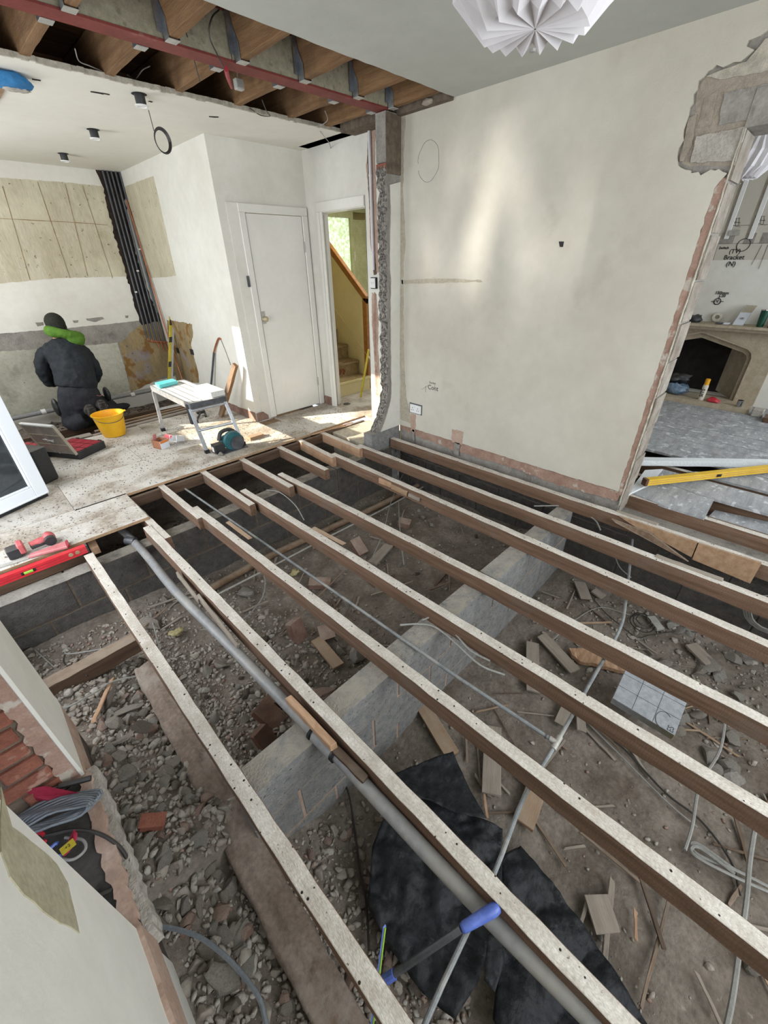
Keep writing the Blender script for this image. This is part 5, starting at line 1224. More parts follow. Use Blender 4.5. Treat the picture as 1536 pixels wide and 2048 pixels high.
for k in range(2):
    cable([(1470, 1740+k*8), (1400, 1690+k*6), (1382, 1690+k*10), (1400, 1712+k*6), (1470, 1740+k*14), (1540, 1775+k*10)], .007, 'cable_grey', ['thick grey cable bent back on itself at the right edge, upper', 'thick grey cable bent back on itself at the right edge, lower'][k], dz=.05+.02*k)
cable([(1452, 1430), (1440, 1500), (1400, 1570), (1385, 1650), (1370, 1700)], .006, 'cable_grey', 'grey cable hanging down behind the third and second joists', z=-.35)
cable([(1514, 1632), (1500, 1720), (1493, 1800), (1480, 1890), (1466, 1990), (1450, 2070)], .008, 'cable_grey', 'thick grey cable dropping through the joists at the right edge', z=-.30)
for k in range(4):
    c = fl(1545, 1235, -.35); rr_ = .10+.014*k
    T(MB().tube([c+Vector((.02*k*.4, rr_*math.cos(t*PI/9), rr_*math.sin(t*PI/9))) for t in range(19)], .005, 5).build('cable', 'cable_grey', smooth='auto'), 'turn of a grey cable coil hanging at the right edge', 'cable', 'grey cable coil at right edge')
cable([(688, 1560), (700, 1600), (712, 1680), (720, 1740), (732, 1800), (738, 1900)], .005, 'cable_black', 'dark cable beside the black sheet under the thick pipe', dz=.03)
cable([(262, 1858), (300, 1852), (350, 1858), (400, 1875), (450, 1912), (490, 1955), (520, 2000), (535, 2060)], .0075, 'cable_blue_grey', 'thick blue-grey cable crossing the rubble heap at bottom left', z=-.25)
cable([(120, 1345), (70, 1300)], .004, 'cable_grey', 'short cable end in the left corner')
cable([(112, 1398), (130, 1415), (190, 1385), (235, 1360), (330, 1345)], .005, 'cable_grey', 'grey cable running below the squared timber', dz=.06)
cable([(300, 1225), (320, 1300), (350, 1420), (400, 1520)], .004, 'cable_grey', 'grey cable under the leftmost joist', dz=.05)

# ---- things on the sill
sz0 = -.006
def sl(px, py, z=0): return fl(px, py, z)
cc = sl(120, 1630, .03)
for k in range(8):
    a0 = sl(28+2*k, 1640+k*3, .02+.006*k); a1 = sl(205-4*k, 1588+4*k, .03+.006*k); ctr = (a0+a1)/2; u = (a1-a0)/2; vv = Vector((-u.y, u.x, 0)).normalized()*(.035-.002*k)
    P = [ctr+u*math.cos(t*PI/10)+vv*math.sin(t*PI/10)+Vector((0, 0, .006*math.sin(t*1.3+k))) for t in range(21)]
    T(MB().tube(P, .0042, 6).build('extension_cable', 'cable_blue_grey', smooth='auto'), ORD[min(k, 7)]+' loop from the top of the grey cable coil on the sill', 'cable', 'coiled grey cable on the sill')
T(MB().tube(smoothpts([sl(90, 1672, .02), sl(150, 1660, .02), sl(200, 1668, .02), sl(240, 1695, -.02), sl(256, 1730, -.05), sl(235, 1770, -.02), sl(200, 1790, .0)], 6), .006, 8).build('extension_cable', 'cable_black', smooth='auto'), 'thick dark cable curving off the sill', 'cable')
T(MB().tube(smoothpts([sl(90, 1705, .012), sl(140, 1720, .012), sl(170, 1700, .012), sl(165, 1680, .012), sl(130, 1675, .012)], 6), .0045, 8).build('extension_cable', 'cable_grey', smooth='auto'), 'light grey flex curled round the coloured leads on the sill', 'cable')
q = [sl(0, 1585, .05), sl(30, 1583, .09), sl(90, 1572, .10), sl(172, 1588, .02), sl(120, 1606, .02), sl(70, 1595, .05), sl(35, 1593, .06), sl(20, 1630, .02), sl(0, 1600, .02)]
T(MB().poly(q, (0, 0, -.02)).build('red_bag', 'bag_red', bev=.004), 'crumpled dark red fabric strap lying behind the cable coil', 'bag')
pn = E('screwdriver', sl(110, 1570, .04), 'black bar tool lying on the sill at the foot of the brick pier', 'tool')
MB().tube([sl(118, 1573, .045), sl(182, 1556, .03)], .010, 10).build('handle', 'black_plastic', pn, smooth='auto'); MB().tube([sl(95, 1580, .05), sl(120, 1572, .045)], .004, 8).build('blade', 'tool_steel', pn)
T(MB().tube([sl(22, 1640, .03), sl(50, 1668, .03), sl(70, 1684, .03)], .008, 8).build('blue_lead', 'blue_grip', smooth='auto'), 'blue sleeve lying beside the edge of the near white wall', 'lead')
for k, (p, m_, lab) in enumerate((((75, 1682), 'pink_plastic', 'small red clip beside the blue sleeve'), ((105, 1712), 'blue_grip', 'blue tester lead among the cables on the sill'), ((140, 1684), 'bag_red', 'dark red tester lead under the yellow tag'))):
    c = sl(p[0], p[1], .02); T(MB().tube([c+Vector((.02*math.cos(t*.7), .03*math.sin(t*.5+k), .004*t*.3)) for t in range(10)], .006, 6).build('test_lead', m_, smooth='auto'), lab, 'lead')
tg = E('tag', sl(136, 1694, .03), 'small yellow tag with black print on the coloured leads', 'tag')
c = sl(136, 1694, .035); ux = Vector((.019, .002, 0)); uy = Vector((-.002, .013, 0))
MB().hexa([c-ux-uy, c+ux-uy, c+ux+uy, c-ux+uy], (0, 0, .003)).build('card', 'yellow_green', tg); text('+2', .014, basis(c+Vector((0, 0, .0035)), ux, uy), 'ink', tg, ext=.0003)

# ============================================================ CEILING VOID
bm_ = E('steel_beam', (1.3, 2.97, 2.57), 'red primed steel beam with timber infill across the opened ceiling', 'beam')
def xbox(x0, x1, y0, y1, z0, z1, name, mat, par=bm_, bev=.001): return MB().box(x0, x1, y0, y1, z0, z1).build(name, mat, par, bev=bev)
xbox(-.9, 3.0, 2.912, 3.028, 2.570, 2.580, 'bottom_flange', 'steel_primer'); xbox(-.9, 3.0, 2.966, 2.974, 2.580, 2.765, 'web', 'steel_primer'); xbox(-.9, 3.0, 2.912, 3.028, 2.765, 2.775, 'top_flange', 'steel_primer')
for i in range(3):
    xbox(-.9+i*1.32, -.9+i*1.32+1.315, 2.916, 2.966, 2.582, 2.764, 'timber_infill', 'osb'); xbox(-.9+i*1.32, -.9+i*1.32+1.315, 2.974, 3.024, 2.582, 2.764, 'timber_infill', 'osb')
nearx = [fl(px, py, ZC).x for px, py in ((140, 20), (345, 83), (482, 128), (612, 163), (715, 197), (785, 218))]
farx = [fl(px, py, ZC).x for px, py in ((95, 38), (285, 93), (437, 137), (560, 173), (672, 203), (743, 226))]
ordn = ['first', 'second', 'third', 'fourth', 'fifth', 'last']
for side, xsv in ((0, nearx), (1, farx)):
    for i, x in enumerate(xsv):
        y0 = 2.905 if side == 0 else 3.035; y1 = 2.02 if side == 0 else 4.28
        o = plank('ceiling_joist', (x, y0, 2.576), (x, y1, 2.584), .05, .21, 'roof_timber' if (side == 0 or i) else 'roof_timber', seg=12, jit=.002)
        T(o, ordn[i]+' brown ceiling joist from the left, on the '+('camera' if side == 0 else 'kitchen')+' side of the steel beam', 'joist', 'ceiling joists')
        h = E('joist_hanger', (x, y0, 2.57), ordn[i]+' galvanised hanger from the left on the '+('camera' if side == 0 else 'kitchen')+' side of the beam', 'hanger', 'joist hangers')
        ys = -1 if side == 0 else 1; ya0, ya1 = sorted((y0, y0+ys*.055))
        MB().box(x-.028, x+.028, ya0, ya1, 2.568, 2.571).build('seat', 'galv_dull', h)
        for s_ in (-1, 1):
            xx = x+s_*.0275; MB().poly([(xx, y0, 2.57), (xx, y0+ys*.055, 2.57), (xx, y0+ys*.055, 2.64), (xx, y0+ys*.02, 2.70), (xx, y0, 2.76)], (s_*.0016, 0, 0)).build('side_strap', 'galv', h)
            a_, b_ = sorted((xx, xx+s_*.028)); c_, d_ = sorted((y0+ys*.002, y0+ys*.004))
            MB().box(a_, b_, c_, d_, 2.60, 2.77).build('flange', 'galv', h)
# plates on ceiling edge
for i, (px, py) in enumerate(((590, 62), (672, 88))): pass
T(MB().tube(smoothpts([fl(386, -10, 2.75), fl(372, 20, 2.72), fl(368, 50, 2.66), fl(380, 90, 2.60), fl(400, 163, 2.56)], 6), .003, 6).build('cable', 'cable_black', smooth='auto'), 'thin black cable hanging over the steel beam, left one', 'cable')
T(MB().tube(smoothpts([fl(438, 20, 2.72), fl(424, 35, 2.66), fl(418, 70, 2.60), fl(435, 110, 2.55), fl(448, 135, 2.53)], 6), .004, 6).build('cable', 'cable_black', smooth='auto'), 'black cable looping over the beam to a red connector', 'cable')
T(MB().tube([fl(452, 138, 2.54), fl(455, 152, 2.535), fl(463, 175, 2.53)], [.012, .013, .008], 8).build('connector', 'red_plastic', smooth='auto'), 'dark red cable connector hanging under the beam', 'connector')
T(MB().tube([(fl(478, 172, 2.60)+Vector((0, 0, .02))), fl(478, 172, 2.60)+Vector((.02, .03, .21))], .003, 6).build('cable', 'cable_grey'), 'grey cable holding the junction box in the ceiling void', 'cable')
jbx = E('junction_box', fl(478, 172, 2.60), 'small grey junction box hanging in the ceiling void', 'box')
c = fl(478, 172, 2.60); MB().box(c.x-.028, c.x+.028, c.y-.02, c.y+.02, c.z-.02, c.z+.03).build('case', 'galv_dull', jbx, bev=.004); MB().box(c.x-.02, c.x+.02, c.y-.022, c.y-.02, c.z-.01, c.z+.02).build('lid', 'cable_grey', jbx)
for k, (pts, m_, lab) in enumerate([
    ([(640, 262), (650, 275), (660, 290), (664, 318)], 'cable_grey', 'grey cable end hanging below the kitchen ceiling edge'),
    ([(500, 216), (520, 230), (540, 232), (533, 222), (524, 200)], 'cable_black', 'small dark cable loop at the kitchen ceiling edge'),
    ([(620, 243), (640, 250), (655, 240), (650, 222)], 'cable_grey', 'twisted grey wires at the kitchen ceiling edge'),
    ([(150, 98), (158, 122), (180, 132), (210, 145)], 'cable_grey', 'grey wire in the void above the kitchen ceiling'),
    ([(255, 150), (270, 158), (285, 140), (300, 132)], 'cable_black', 'dark wires in the void left of the beam middle')]):
    P = [fl(p[0], p[1], ZC+(.03 if k > 2 else -.004*i*(5 if k == 0 else 1))) for i, p in enumerate(pts)]
    T(MB().tube(smoothpts(P, 5), .003, 6).build('cable', m_, smooth='auto'), lab, 'cable')
# rubble lip over the living wall and doorway wall head
S(MB().box(3.10, 3.2, 2.43, 2.93, 2.555, 2.62).build('trim_wall_head', 'dark_mortar')); S(MB().box(3.10, 3.3, 3.05, 3.6, 2.56, 2.63).build('trim_wall_head_far', 'dark_mortar'))
lump('mortar_lump', (3.1, 2.62, 2.575), (.03, .05, .018), 'mortar', 'lump of mortar on the wall head at the corner of the opened ceiling', 'mortar', 4)
# downlights
for k, (px, py) in enumerate(((278, 188), (186, 259), (126, 307))):
    c = fl(px, py, ZC)
    e = E('downlight', (c.x, c.y, c.z), ['black downlight with white rim hanging out, nearest the beam, cable coil beside it', 'middle one of the three downlights hanging out of the kitchen ceiling', 'downlight hanging out nearest the kitchen back wall'][k], 'lamp', 'loose downlights')
    MB().lathe([(0, .02), (.028, .02), (.032, .0), (.032, -.05), (.03, -.055)], tuple(c), 20).build('can', 'black_plastic', e, smooth='auto')
    MB().lathe([(.043, -.056), (.043, -.061), (.030, -.064), (.024, -.058), (.0, -.058)], tuple(c), 24).build('bezel', 'plastic_white', e, smooth='auto')
    MB().lathe([(.024, -.0585), (.018, -.054), (0, -.053)], tuple(c), 18).build('lens', 'chrome', e, smooth='auto')
    MB().lathe([(.048, -.001), (.030, -.003), (0, -.003)], tuple(c), 18).build('hole', 'ink', e)
c = fl(278, 188, ZC); c2 = at(325, 282, 1, c.y-.02)
cabc = E('cable_coil', c2, 'ring of black cable hanging from the nearest downlight', 'cable')
a_ = at(297, 220, 1, c.y-.01); b_ = at(308, 262, 1, c.y-.01)
MB().tube([a_, b_], .0025, 6).build('tail', 'cable_black', cabc)
for k in range(4):
    MB().tube([c2+Vector(((.055-.003*k)*math.cos(t*PI/12), .006*k-.01, (.070-.003*k)*math.sin(t*PI/12))) for t in range(25)], .0035, 6).build('turn', 'cable_black', cabc, smooth='auto')
c = fl(22, 150, ZC)
lump('foam_pad', (c.x-.03, c.y-.02, ZC-.03), (.12, .085, .04), 'blue_foam', 'fuzzy blue pad hanging from the kitchen ceiling at the left edge', 'pad', 3, amp=.25, n=24)
lump('foam_scrap', (c.x-.0, c.y+.0, ZC-.055), (.07, .045, .02), 'rubble_light', 'pale underside scrap of the blue pad on the kitchen ceiling', 'pad', 5, amp=.5)
T(MB().hexa([fl(-40, 165, ZC-.02), fl(16, 168, ZC-.02), fl(0, 200, ZC-.02), fl(-40, 240, ZC-.02)], (0, 0, .018)).build('batten_end', 'ply', bev=.002), 'pale batten end below the blue pad at the left edge', 'batten')

# ============================================================ KITCHEN THINGS
# low grey waste pipe along the back wall
pw = E('wall_pipe', (1.0, 6.66, .05), 'grey waste pipe along the bottom of the kitchen back wall', 'pipe')
MB().tube([(-.4, 6.655, .03), (.6, 6.655, .045), (2.2, 6.66, .06)], .028, 14).build('pipe', 'waste_pipe', pw, smooth='auto')
for x in (.5, 1.55): MB().cyl((x, 6.655, .045), (x+.05, 6.655, .046), .034, 14).build('socket_sleeve', 'plastic_white', pw, smooth='auto')
# black lagged pipes in the chase
for k in range(5):
    t0 = KB(203+8.2*k, 340); t1 = KB(293+8.5*k, 676+2*k)
    y = YB-.035-.004*(k % 2)
    e = E('lagged_pipe', (t1.x, y, t1.z), ['leftmost', 'second', 'middle', 'fourth', 'rightmost'][k]+' of the black pipes dropping down the kitchen back wall', 'pipe', 'black pipes in the wall chase')
    MB().tube([(t0.x, y, ZC+.02), (t0.x*.5+t1.x*.5, y, 1.6), (t1.x, y, t1.z)], .011, 10).build('pipe', 'black_pipe', e, smooth='auto')
    if k in (0, 2, 4):
        MB().box(t0.lerp(t1, .55).x-.014, t0.lerp(t1, .55).x+.014, y-.014, y, 1.30+k*.12, 1.315+k*.12).build('clip', 'plastic_white', e)
    MB().tube(smoothpts([(t1.x, y, t1.z), (t1.x, y, t1.z-.03), (t1.x+.03, y, t1.z-.05+.01*k), (t1.x+.09, y-.01, t1.z-.05+.01*k), (t1.x+.11, y-.01, t1.z-.08), (t1.x+.12, y-.01, t1.z-.14-.03*k)], 4), .0085, 8).build('copper_tail', 'copper', e, smooth='auto')
T(MB().tube([at(253, 400, 1, 6.70), at(330, 655, 1, 6.55), at(365, 760, 1, 6.35)], .009, 10).build('copper_pipe', 'copper', smooth='auto'), 'long thin copper pipe leaning in the kitchen corner', 'pipe')
# yellow level in the corner
yl = E('corner_level', (2.05, 6.3, 0), 'grimy yellow spirit level standing up in the kitchen corner', 'level')
a = Vector((2.17, 6.28, 1.13)); b = Vector((2.06, 6.22, -.10))
a = at(344, 607, 1, 6.35); b = at(340, 762, 1, 6.25)
dd_ = (b-a)
MB().hexa([a+Vector((-.025, 0, 0)), a+Vector((.012, 0, 0)), a+Vector((.012, .03, 0)), a+Vector((-.025, .03, 0))], dd_).build('body', 'yellow_green', yl, bev=.003)
MB().hexa([a+Vector((.012, 0, 0)), a+Vector((.04, 0, 0)), a+Vector((.04, .02, 0)), a+Vector((.012, .02, 0))], dd_*.98).build('back_rail', 'galv_dull', yl)
for t in (.02, .2, .42, .74): MB().hexa([a+dd_*t+Vector((-.026, -.003, 0)), a+dd_*t+Vector((.013, -.003, 0)), a+dd_*t+Vector((.013, .0, 0)), a+dd_*t+Vector((-.026, .0, 0))], dd_*.07).build('vial_window', 'black_plastic', yl)
# bent hose with copper tip leaning on closet wall
ho = E('bent_pipe', KS(428, 790), 'black lagged pipe with bent copper end leaning on the white closet wall', 'pipe')
MB().tube(smoothpts([KS(427, 800)+Vector((-.06, 0, 0)), KS(429, 760)+Vector((-.04, 0, 0)), KS(431, 705)+Vector((-.02, 0, 0))], 4), .013, 10).build('lagging', 'black_pipe', ho, smooth='auto')
MB().tube(smoothpts([KS(431, 704)+Vector((-.02, 0, 0)), KS(434, 690)+Vector((-.015, 0, 0)), KS(439, 677)+Vector((-.012, 0, 0)), KS(443, 678)+Vector((-.012, 0, 0))], 4), .0105, 10).build('copper_end', 'copper', ho, smooth='auto')
T(MB().tube([KS(443, 680)+Vector((-.006, 0, 0)), KS(453, 705)+Vector((-.006, 0, 0)), KS(462, 730)+Vector((-.006, 0, 0))], .004, 6).build('wire', 'cable_grey'), 'thin wire running down the closet wall behind the timber', 'wire')
# leaning timber
tb0 = Vector((2.06, 4.92, 0)); tb1 = at(474, 728, 0, 2.19)
T(plank('leaning_timber', tb0, tb1, .06, .045, ['roof_timber', 'old_timber'], up=(-1, -.4, .3), jit=.003, jag=.01), 'rough timber leaning against the white closet wall', 'timber')
# floor strips by the hole, loose laths
for k, (y, w_, x0, x1, m_) in enumerate(((5.36, .06, .75, 2.2, 'grey_board'), (5.45, .05, .8, 2.1, 'old_timber'), (5.56, .02, 1.1, 2.15, 'ply'))):
    T(plank('edge_board', (x0, y+.04*k, -.012), (x1, y+.12, -.008), w_, .02, m_), ['flat grey strip along the edge of the kitchen floor hole', 'brown strip just inside the kitchen floor hole', 'thin lath lying across the kitchen floor hole'][k], 'board')
T(MB().box(.35, .75, 5.38, 5.50, -.02, .0).build('kneeling_board', 'grey_board', bev=.002), 'short board under the kneeling worker', 'board')
T(plank('floor_joist', (-.5, 5.9, -.11), (2.2, 5.95, -.11), .05, .09, 'dark_timber'), 'dark joist in the kitchen floor hole', 'joist')

# step bench
bn = E('work_platform', (1.55, 4.40, 0), 'aluminium folding work platform standing on the kitchen deck', 'step bench')
X0, X1, Y0, Y1, ZT = 1.38, 1.71, 3.95, 4.93, .50
MB().box(X0, X1, Y0, Y1, ZT-.012, ZT).build('deck', 'bench_top', bn, bev=.002)
for x in (X0, X1): MB().box(x-.018 if x == X0 else x, x if x == X0 else x+.018, Y0-.01, Y1+.01, ZT-.055, ZT+.003).build('side_rail', 'alu', bn, bev=.003)
for y in (Y0-.02, Y1): MB().box(X0-.018, X1+.018, y, y+.02, ZT-.05, ZT+.002).build('end_cap', 'tool_steel' if y < 4.2 else 'alu', bn, bev=.006)
for j in range(4): MB().box(X0+.04+.075*j, X0+.05+.075*j, Y0+.02, Y1-.02, ZT, ZT+.003).build('tread_rib', 'alu', bn)
def leg(p0, p1, w_=.017):
    p0, p1 = Vector(p0), Vector(p1)
    MB().hexa([p0+Vector(v) for v in ((-w_, -w_*.6, 0), (w_, -w_*.6, 0), (w_, w_*.6, 0), (-w_, w_*.6, 0))], p1-p0).build('leg', 'alu', bn, bev=.003)
    MB().hexa([p1+Vector(v) for v in ((-w_-.004, -w_, 0), (w_+.004, -w_, 0), (w_+.004, w_, 0), (-w_-.004, w_, 0))], (0, 0, .035)).build('foot', 'rubber_black', bn)
fa, fb = fl(415, 906), fl(487, 890); fa.z = fb.z = 0; fc, fd = fl(327, 862), fl(393, 846)
leg((X0-.01, Y0+.02, ZT-.05), fa); leg((X1+.01, Y0+.02, ZT-.05), fb); leg((X0-.01, Y1-.02, ZT-.05), (fc.x, fc.y, 0)); leg((X1+.01, Y1-.02, ZT-.05), (fd.x, fd.y, 0))
for t in (.05, .48): MB().tube([Vector((X0-.01, Y0+.02, ZT-.05)).lerp(fa, t), Vector((X1+.01, Y0+.02, ZT-.05)).lerp(fb, t)], .013, 8).build('rung', 'alu', bn)
for t in (.45,): MB().tube([Vector((X0-.01, Y1-.02, ZT-.05)).lerp(Vector((fc.x, fc.y, 0)), t), Vector((X1+.01, Y1-.02, ZT-.05)).lerp(Vector((fd.x, fd.y, 0)), t)], .013, 8).build('rung', 'alu', bn)
MB().box(X0-.03, X0+.0, Y0+.015, Y0+.055, ZT-.20, ZT-.01).build('lock_plate', 'black_plastic', bn, bev=.003)
T(MB().box(1.60, 1.74, 3.97, 4.35, ZT+.003, ZT+.055).build('pale_block', 'bench_top', bev=.002), 'pale timber block lying on the near end of the work platform', 'timber')
tq = MB().hexa([(1.385, 4.72, ZT+.003), (1.60, 4.78, ZT+.003), (1.60, 4.92, ZT+.003), (1.40, 4.88, ZT+.003)], (0, 0, .035)); T(tq.build('turquoise_packet', 'turquoise', bev=.004), 'turquoise packet on the far end of the work platform', 'packet')
# circular saw
sc = fl(462, 900); cs = E('circular_saw', (sc.x, sc.y, 0), 'teal and black cordless circular saw at the foot of the work platform', 'saw')
sx_, sy_ = sc.x, sc.y
MB().lathe([(0, -.025), (.09, -.025), (.098, -.012), (.098, .012), (.09, .025), (0, .025)], (sx_+.03, sy_-.02, .10), 24, axis='Y').build('blade_guard', 'teal_tool', cs, smooth='auto')
MB().tube(smoothpts([(sx_+.10, sy_+.02, .15), (sx_+.04, sy_+.03, .20), (sx_-.05, sy_+.03, .19), (sx_-.09, sy_+.02, .12)], 4), .019, 10).build('handle', 'black_plastic', cs, smooth='auto')
MB().ell((sx_-.0, sy_+.06, .09), (.08, .05, .055)).build('motor_body', 'teal_tool', cs, smooth=True)
MB().box(sx_-.17, sx_-.06, sy_-.03, sy_+.05, .01, .10).build('battery', 'black_plastic', cs, bev=.008)
MB().box(sx_-.172, sx_-.168, sy_-.01, sy_+.03, .03, .08).build('battery_label', 'plastic_white', cs)
MB().box(sx_-.12, sx_+.16, sy_-.06, sy_+.07, .002, .010).build('base_plate', 'tool_steel', cs, bev=.002)
MB().lathe([(0, -.001), (.07, -.001), (.07, .001), (0, .001)], (sx_+.06, sy_-.055, .075), 24, axis='Y').build('blade', 'tool_steel', cs)
MB().ell((sx_+.13, sy_+.02, .07), (.035, .04, .05)).build('dust_port', 'black_plastic', cs, smooth=True)
T(bpy.data.objects.new('stone', ROCKS['rubble_light'][1]), 'white stone in front of the circular saw', 'stone'); o = bpy.data.objects['stone']; COL.objects.link(o); p = fl(441, 912); o.location = (p.x, p.y, .018); o.scale = (.04, .03, .025)
p = fl(508, 877); T(MB().box(p.x-.06, p.x+.10, p.y-.04, p.y+.04, .002, .035).build('wood_offcut', 'ply', bev=.002), 'wood offcut on the deck right of the circular saw', 'wood')
# cartons
p = fl(332, 896); cbx = E('carton', (p.x, p.y, 0), 'torn brown carton with white and orange print on the deck', 'box')
ang = Matrix.Rotation(.35, 3, 'Z')
def rb(c, b, rot, name, mat, par, bev=0):
    m = MB().box(*b); m.v = [tuple(rot @ Vector(v)+Vector(c)) for v in m.v]; return m.build(name, mat, par, bev=bev)
rb(p, (-.05, .05, -.004, 0, .0, .085), ang, 'front_panel', 'carton_white', cbx); rb(p, (-.05, .05, -.0055, -.004, .06, .085), ang, 'print_band', 'orange_print', cbx); rb(p, (-.05, -.046, 0, .12, 0, .085), ang, 'side_panel', 'carton', cbx)
rb(p, (.046, .05, 0, .12, 0, .085), ang, 'side_panel', 'carton', cbx); rb(p, (-.05, .05, .116, .12, 0, .085), ang, 'back_panel', 'carton', cbx); rb(p, (-.05, .05, 0, .12, 0, .004), ang, 'bottom_panel', 'carton', cbx)
rb(p+Vector((-.06, .09, .08)), (-.02, .02, -.004, 0, 0, .07), ang @ Matrix.Rotation(.4, 3, 'X'), 'flap', 'faded_red', cbx); rb(p+Vector((.052, .05, .08)), (0, .004, -.05, .05, 0, .04), ang @ Matrix.Rotation(.8, 3, 'Y'), 'flap', 'pink_plastic', cbx)
p = fl(357, 888); cb2 = E('carton', (p.x, p.y, 0), 'small opened white carton lying on its side beyond the torn carton', 'box')
r2 = Matrix.Rotation(.6, 3, 'Z') @ Matrix.Rotation(.35, 3, 'Y')
rb(p+Vector((0, 0, .03)), (-.07, .07, -.04, -.036, 0, .06), r2, 'side_panel', 'carton_white', cb2); rb(p+Vector((0, 0, .03)), (-.07, .07, .036, .04, 0, .06), r2, 'side_panel', 'carton_white', cb2)
rb(p+Vector((0, 0, .03)), (-.07, .07, -.04, .04, 0, .004), r2, 'bottom_panel', 'carton_white', cb2); rb(p+Vector((0, 0, .03)), (.066, .07, -.04, .04, 0, .06), r2, 'end_panel', 'filler_dark', cb2)
# black clamp / hammer
p = fl(402, 832); hm = E('claw_tool', (p.x, p.y, 0), 'black bracket shaped tool lying behind the work platform', 'tool')
MB().tube(smoothpts([p+Vector((-.10, -.12, .012)), p+Vector((0, 0, .05)), p+Vector((-.02, .10, .12)), p+Vector((-.06, .14, .13))], 4), .012, 8).build('bar', 'black_plastic', hm, smooth='auto')
MB().tube(smoothpts([p+Vector((.02, -.10, .012)), p+Vector((.06, .02, .05)), p+Vector((.05, .08, .12))], 4), .012, 8).build('jaw', 'black_plastic', hm, smooth='auto')
MB().box(p.x-.04, p.x+.06, p.y-.02, p.y+.02, .03, .06).build('bridge', 'black_plastic', hm, bev=.004)
# yellow pole in hall
T(MB().tube([(3.715, 4.19, .02), (3.70, 3.98, .66)], .015, 10).build('yellow_pole', 'yellow_green', smooth='auto'), 'yellow pole leaning in the hall at the foot of the stairs', 'pole')
p = fl(722, 797); T(MB().lathe([(0, 0), (.05, 0), (.035, .01), (0, .012)], (p.x-.3, p.y-.05, 0), 14).build('cable_hole_cover', 'black_plastic'), 'small black disc on the hall floor', 'disc')
# bucket
bc = Vector((.93, 5.20, 0)); bk = E('bucket', bc, 'bright yellow plastic bucket on the kitchen deck', 'bucket')
MB().lathe([(0, .004), (.105, .004), (.108, .012), (.120, .05), (.121, .052), (.150, .235), (.158, .238), (.158, .248), (.146, .248), (.117, .06), (.10, .012), (0, .012)], tuple(bc), 36).build('body', 'yellow', bk, smooth='auto')
MB().poly([(bc.x+.13, bc.y-.05, .236), (bc.x+.175, bc.y-.03, .236), (bc.x+.175, bc.y+.0, .236), (bc.x+.14, bc.y+.02, .236)], (0, 0, .01)).build('spout_lip', 'yellow', bk)
MB().tube([bc+Vector((.150*math.cos(t), .150*math.sin(t)-.0, .235-.06*math.sin((t-PI)/PI*PI))) for t in [PI+PI*k/12 for k in range(13)]], .003, 6).build('handle', 'tool_steel', bk)

# organisers with clear lids
def organiser(c, ang_, label, lidang=.25, k=0):
    e = E('organiser_case', c, label, 'case', 'parts cases'); R_ = Matrix.Rotation(ang_, 3, 'Z')
    rb(c, (0, .32, -.20, .20, 0, .075), R_, 'tray', 'black_plastic', e, .006)
    rb(c, (.012, .308, -.188, .188, .062, .0765), R_, 'tray_well', 'soot', e)
    for i in range(3):
        for j in range(4):
            rb(c, (.018+i*.098, .104+i*.098, -.182+j*.092, -.098+j*.092, .060, .080), R_, 'bin', 'red_plastic', e, .003)
    L_ = R_ @ Matrix.Rotation(-lidang, 3, 'Y')
    h = Vector(c)+R_ @ Vector((-.005, 0, .06))
    rb(h, (-.008, .004, -.20, .20, 0, .34), L_, 'lid', 'clear_lid', e, .004)
    for b in ((-.014, .01, -.20, -.185, 0, .34), (-.014, .01, .185, .20, 0, .34), (-.014, .01, -.20, .20, .325, .34), (-.012, .008, -.006, .006, 0, .33)): rb(h, b, L_, 'lid_rib', 'clear_lid' if b[2] == -.006 else 'plastic_white' if b[4] else 'filler_dark', e)
    for zz_ in (.11, .22): rb(h, (-.012, .008, -.19, .19, zz_, zz_+.008), L_, 'lid_rib', 'filler_dark', e)
    for s_ in (-.14, .14): rb(c, (.315, .33, s_-.02, s_+.02, .02, .08), R_, 'latch', 'black_plastic', e, .003)
    if k:
        for a_, b_ in (((-.06, .16), (.06, .17)), ((-.05, .145), (.03, .18)), ((-.07, .175), (.02, .15))):
            P0 = h+L_ @ Vector((-.012, a_[0], a_[1])); P1 = h+L_ @ Vector((-.012, b_[0], b_[1])); MB().tube([P0, P1], .003, 4).build('silver_mark', 'plastic_white', e)
    return e
organiser(Vector((.375, 4.86, 0)), .54, 'open parts case with clear lid up and red bins, beside the bucket', .30, 1)
organiser(Vector((.02, 5.09, 0)), .54, 'second open parts case with clear lid, further left', .30)
tcs = E('tool_case', (.10, 4.55, 0), 'black hard tool case standing behind the glazed door', 'case')
rb(Vector((.08, 4.52, 0)), (-.07, .07, -.22, .22, 0, .30), Matrix.Rotation(.54, 3, 'Z'), 'shell', 'black_plastic', tcs, .015)
for s_ in (-.1, 0, .1): rb(Vector((.08, 4.52, 0)), (-.08, .08, s_-.015, s_+.015, .02, .285), Matrix.Rotation(.54, 3, 'Z'), 'rib', 'black_plastic', tcs, .005)
rb(Vector((.08, 4.52, 0)), (-.02, .02, -.08, .08, .30, .33), Matrix.Rotation(.54, 3, 'Z'), 'handle', 'black_plastic', tcs, .01)

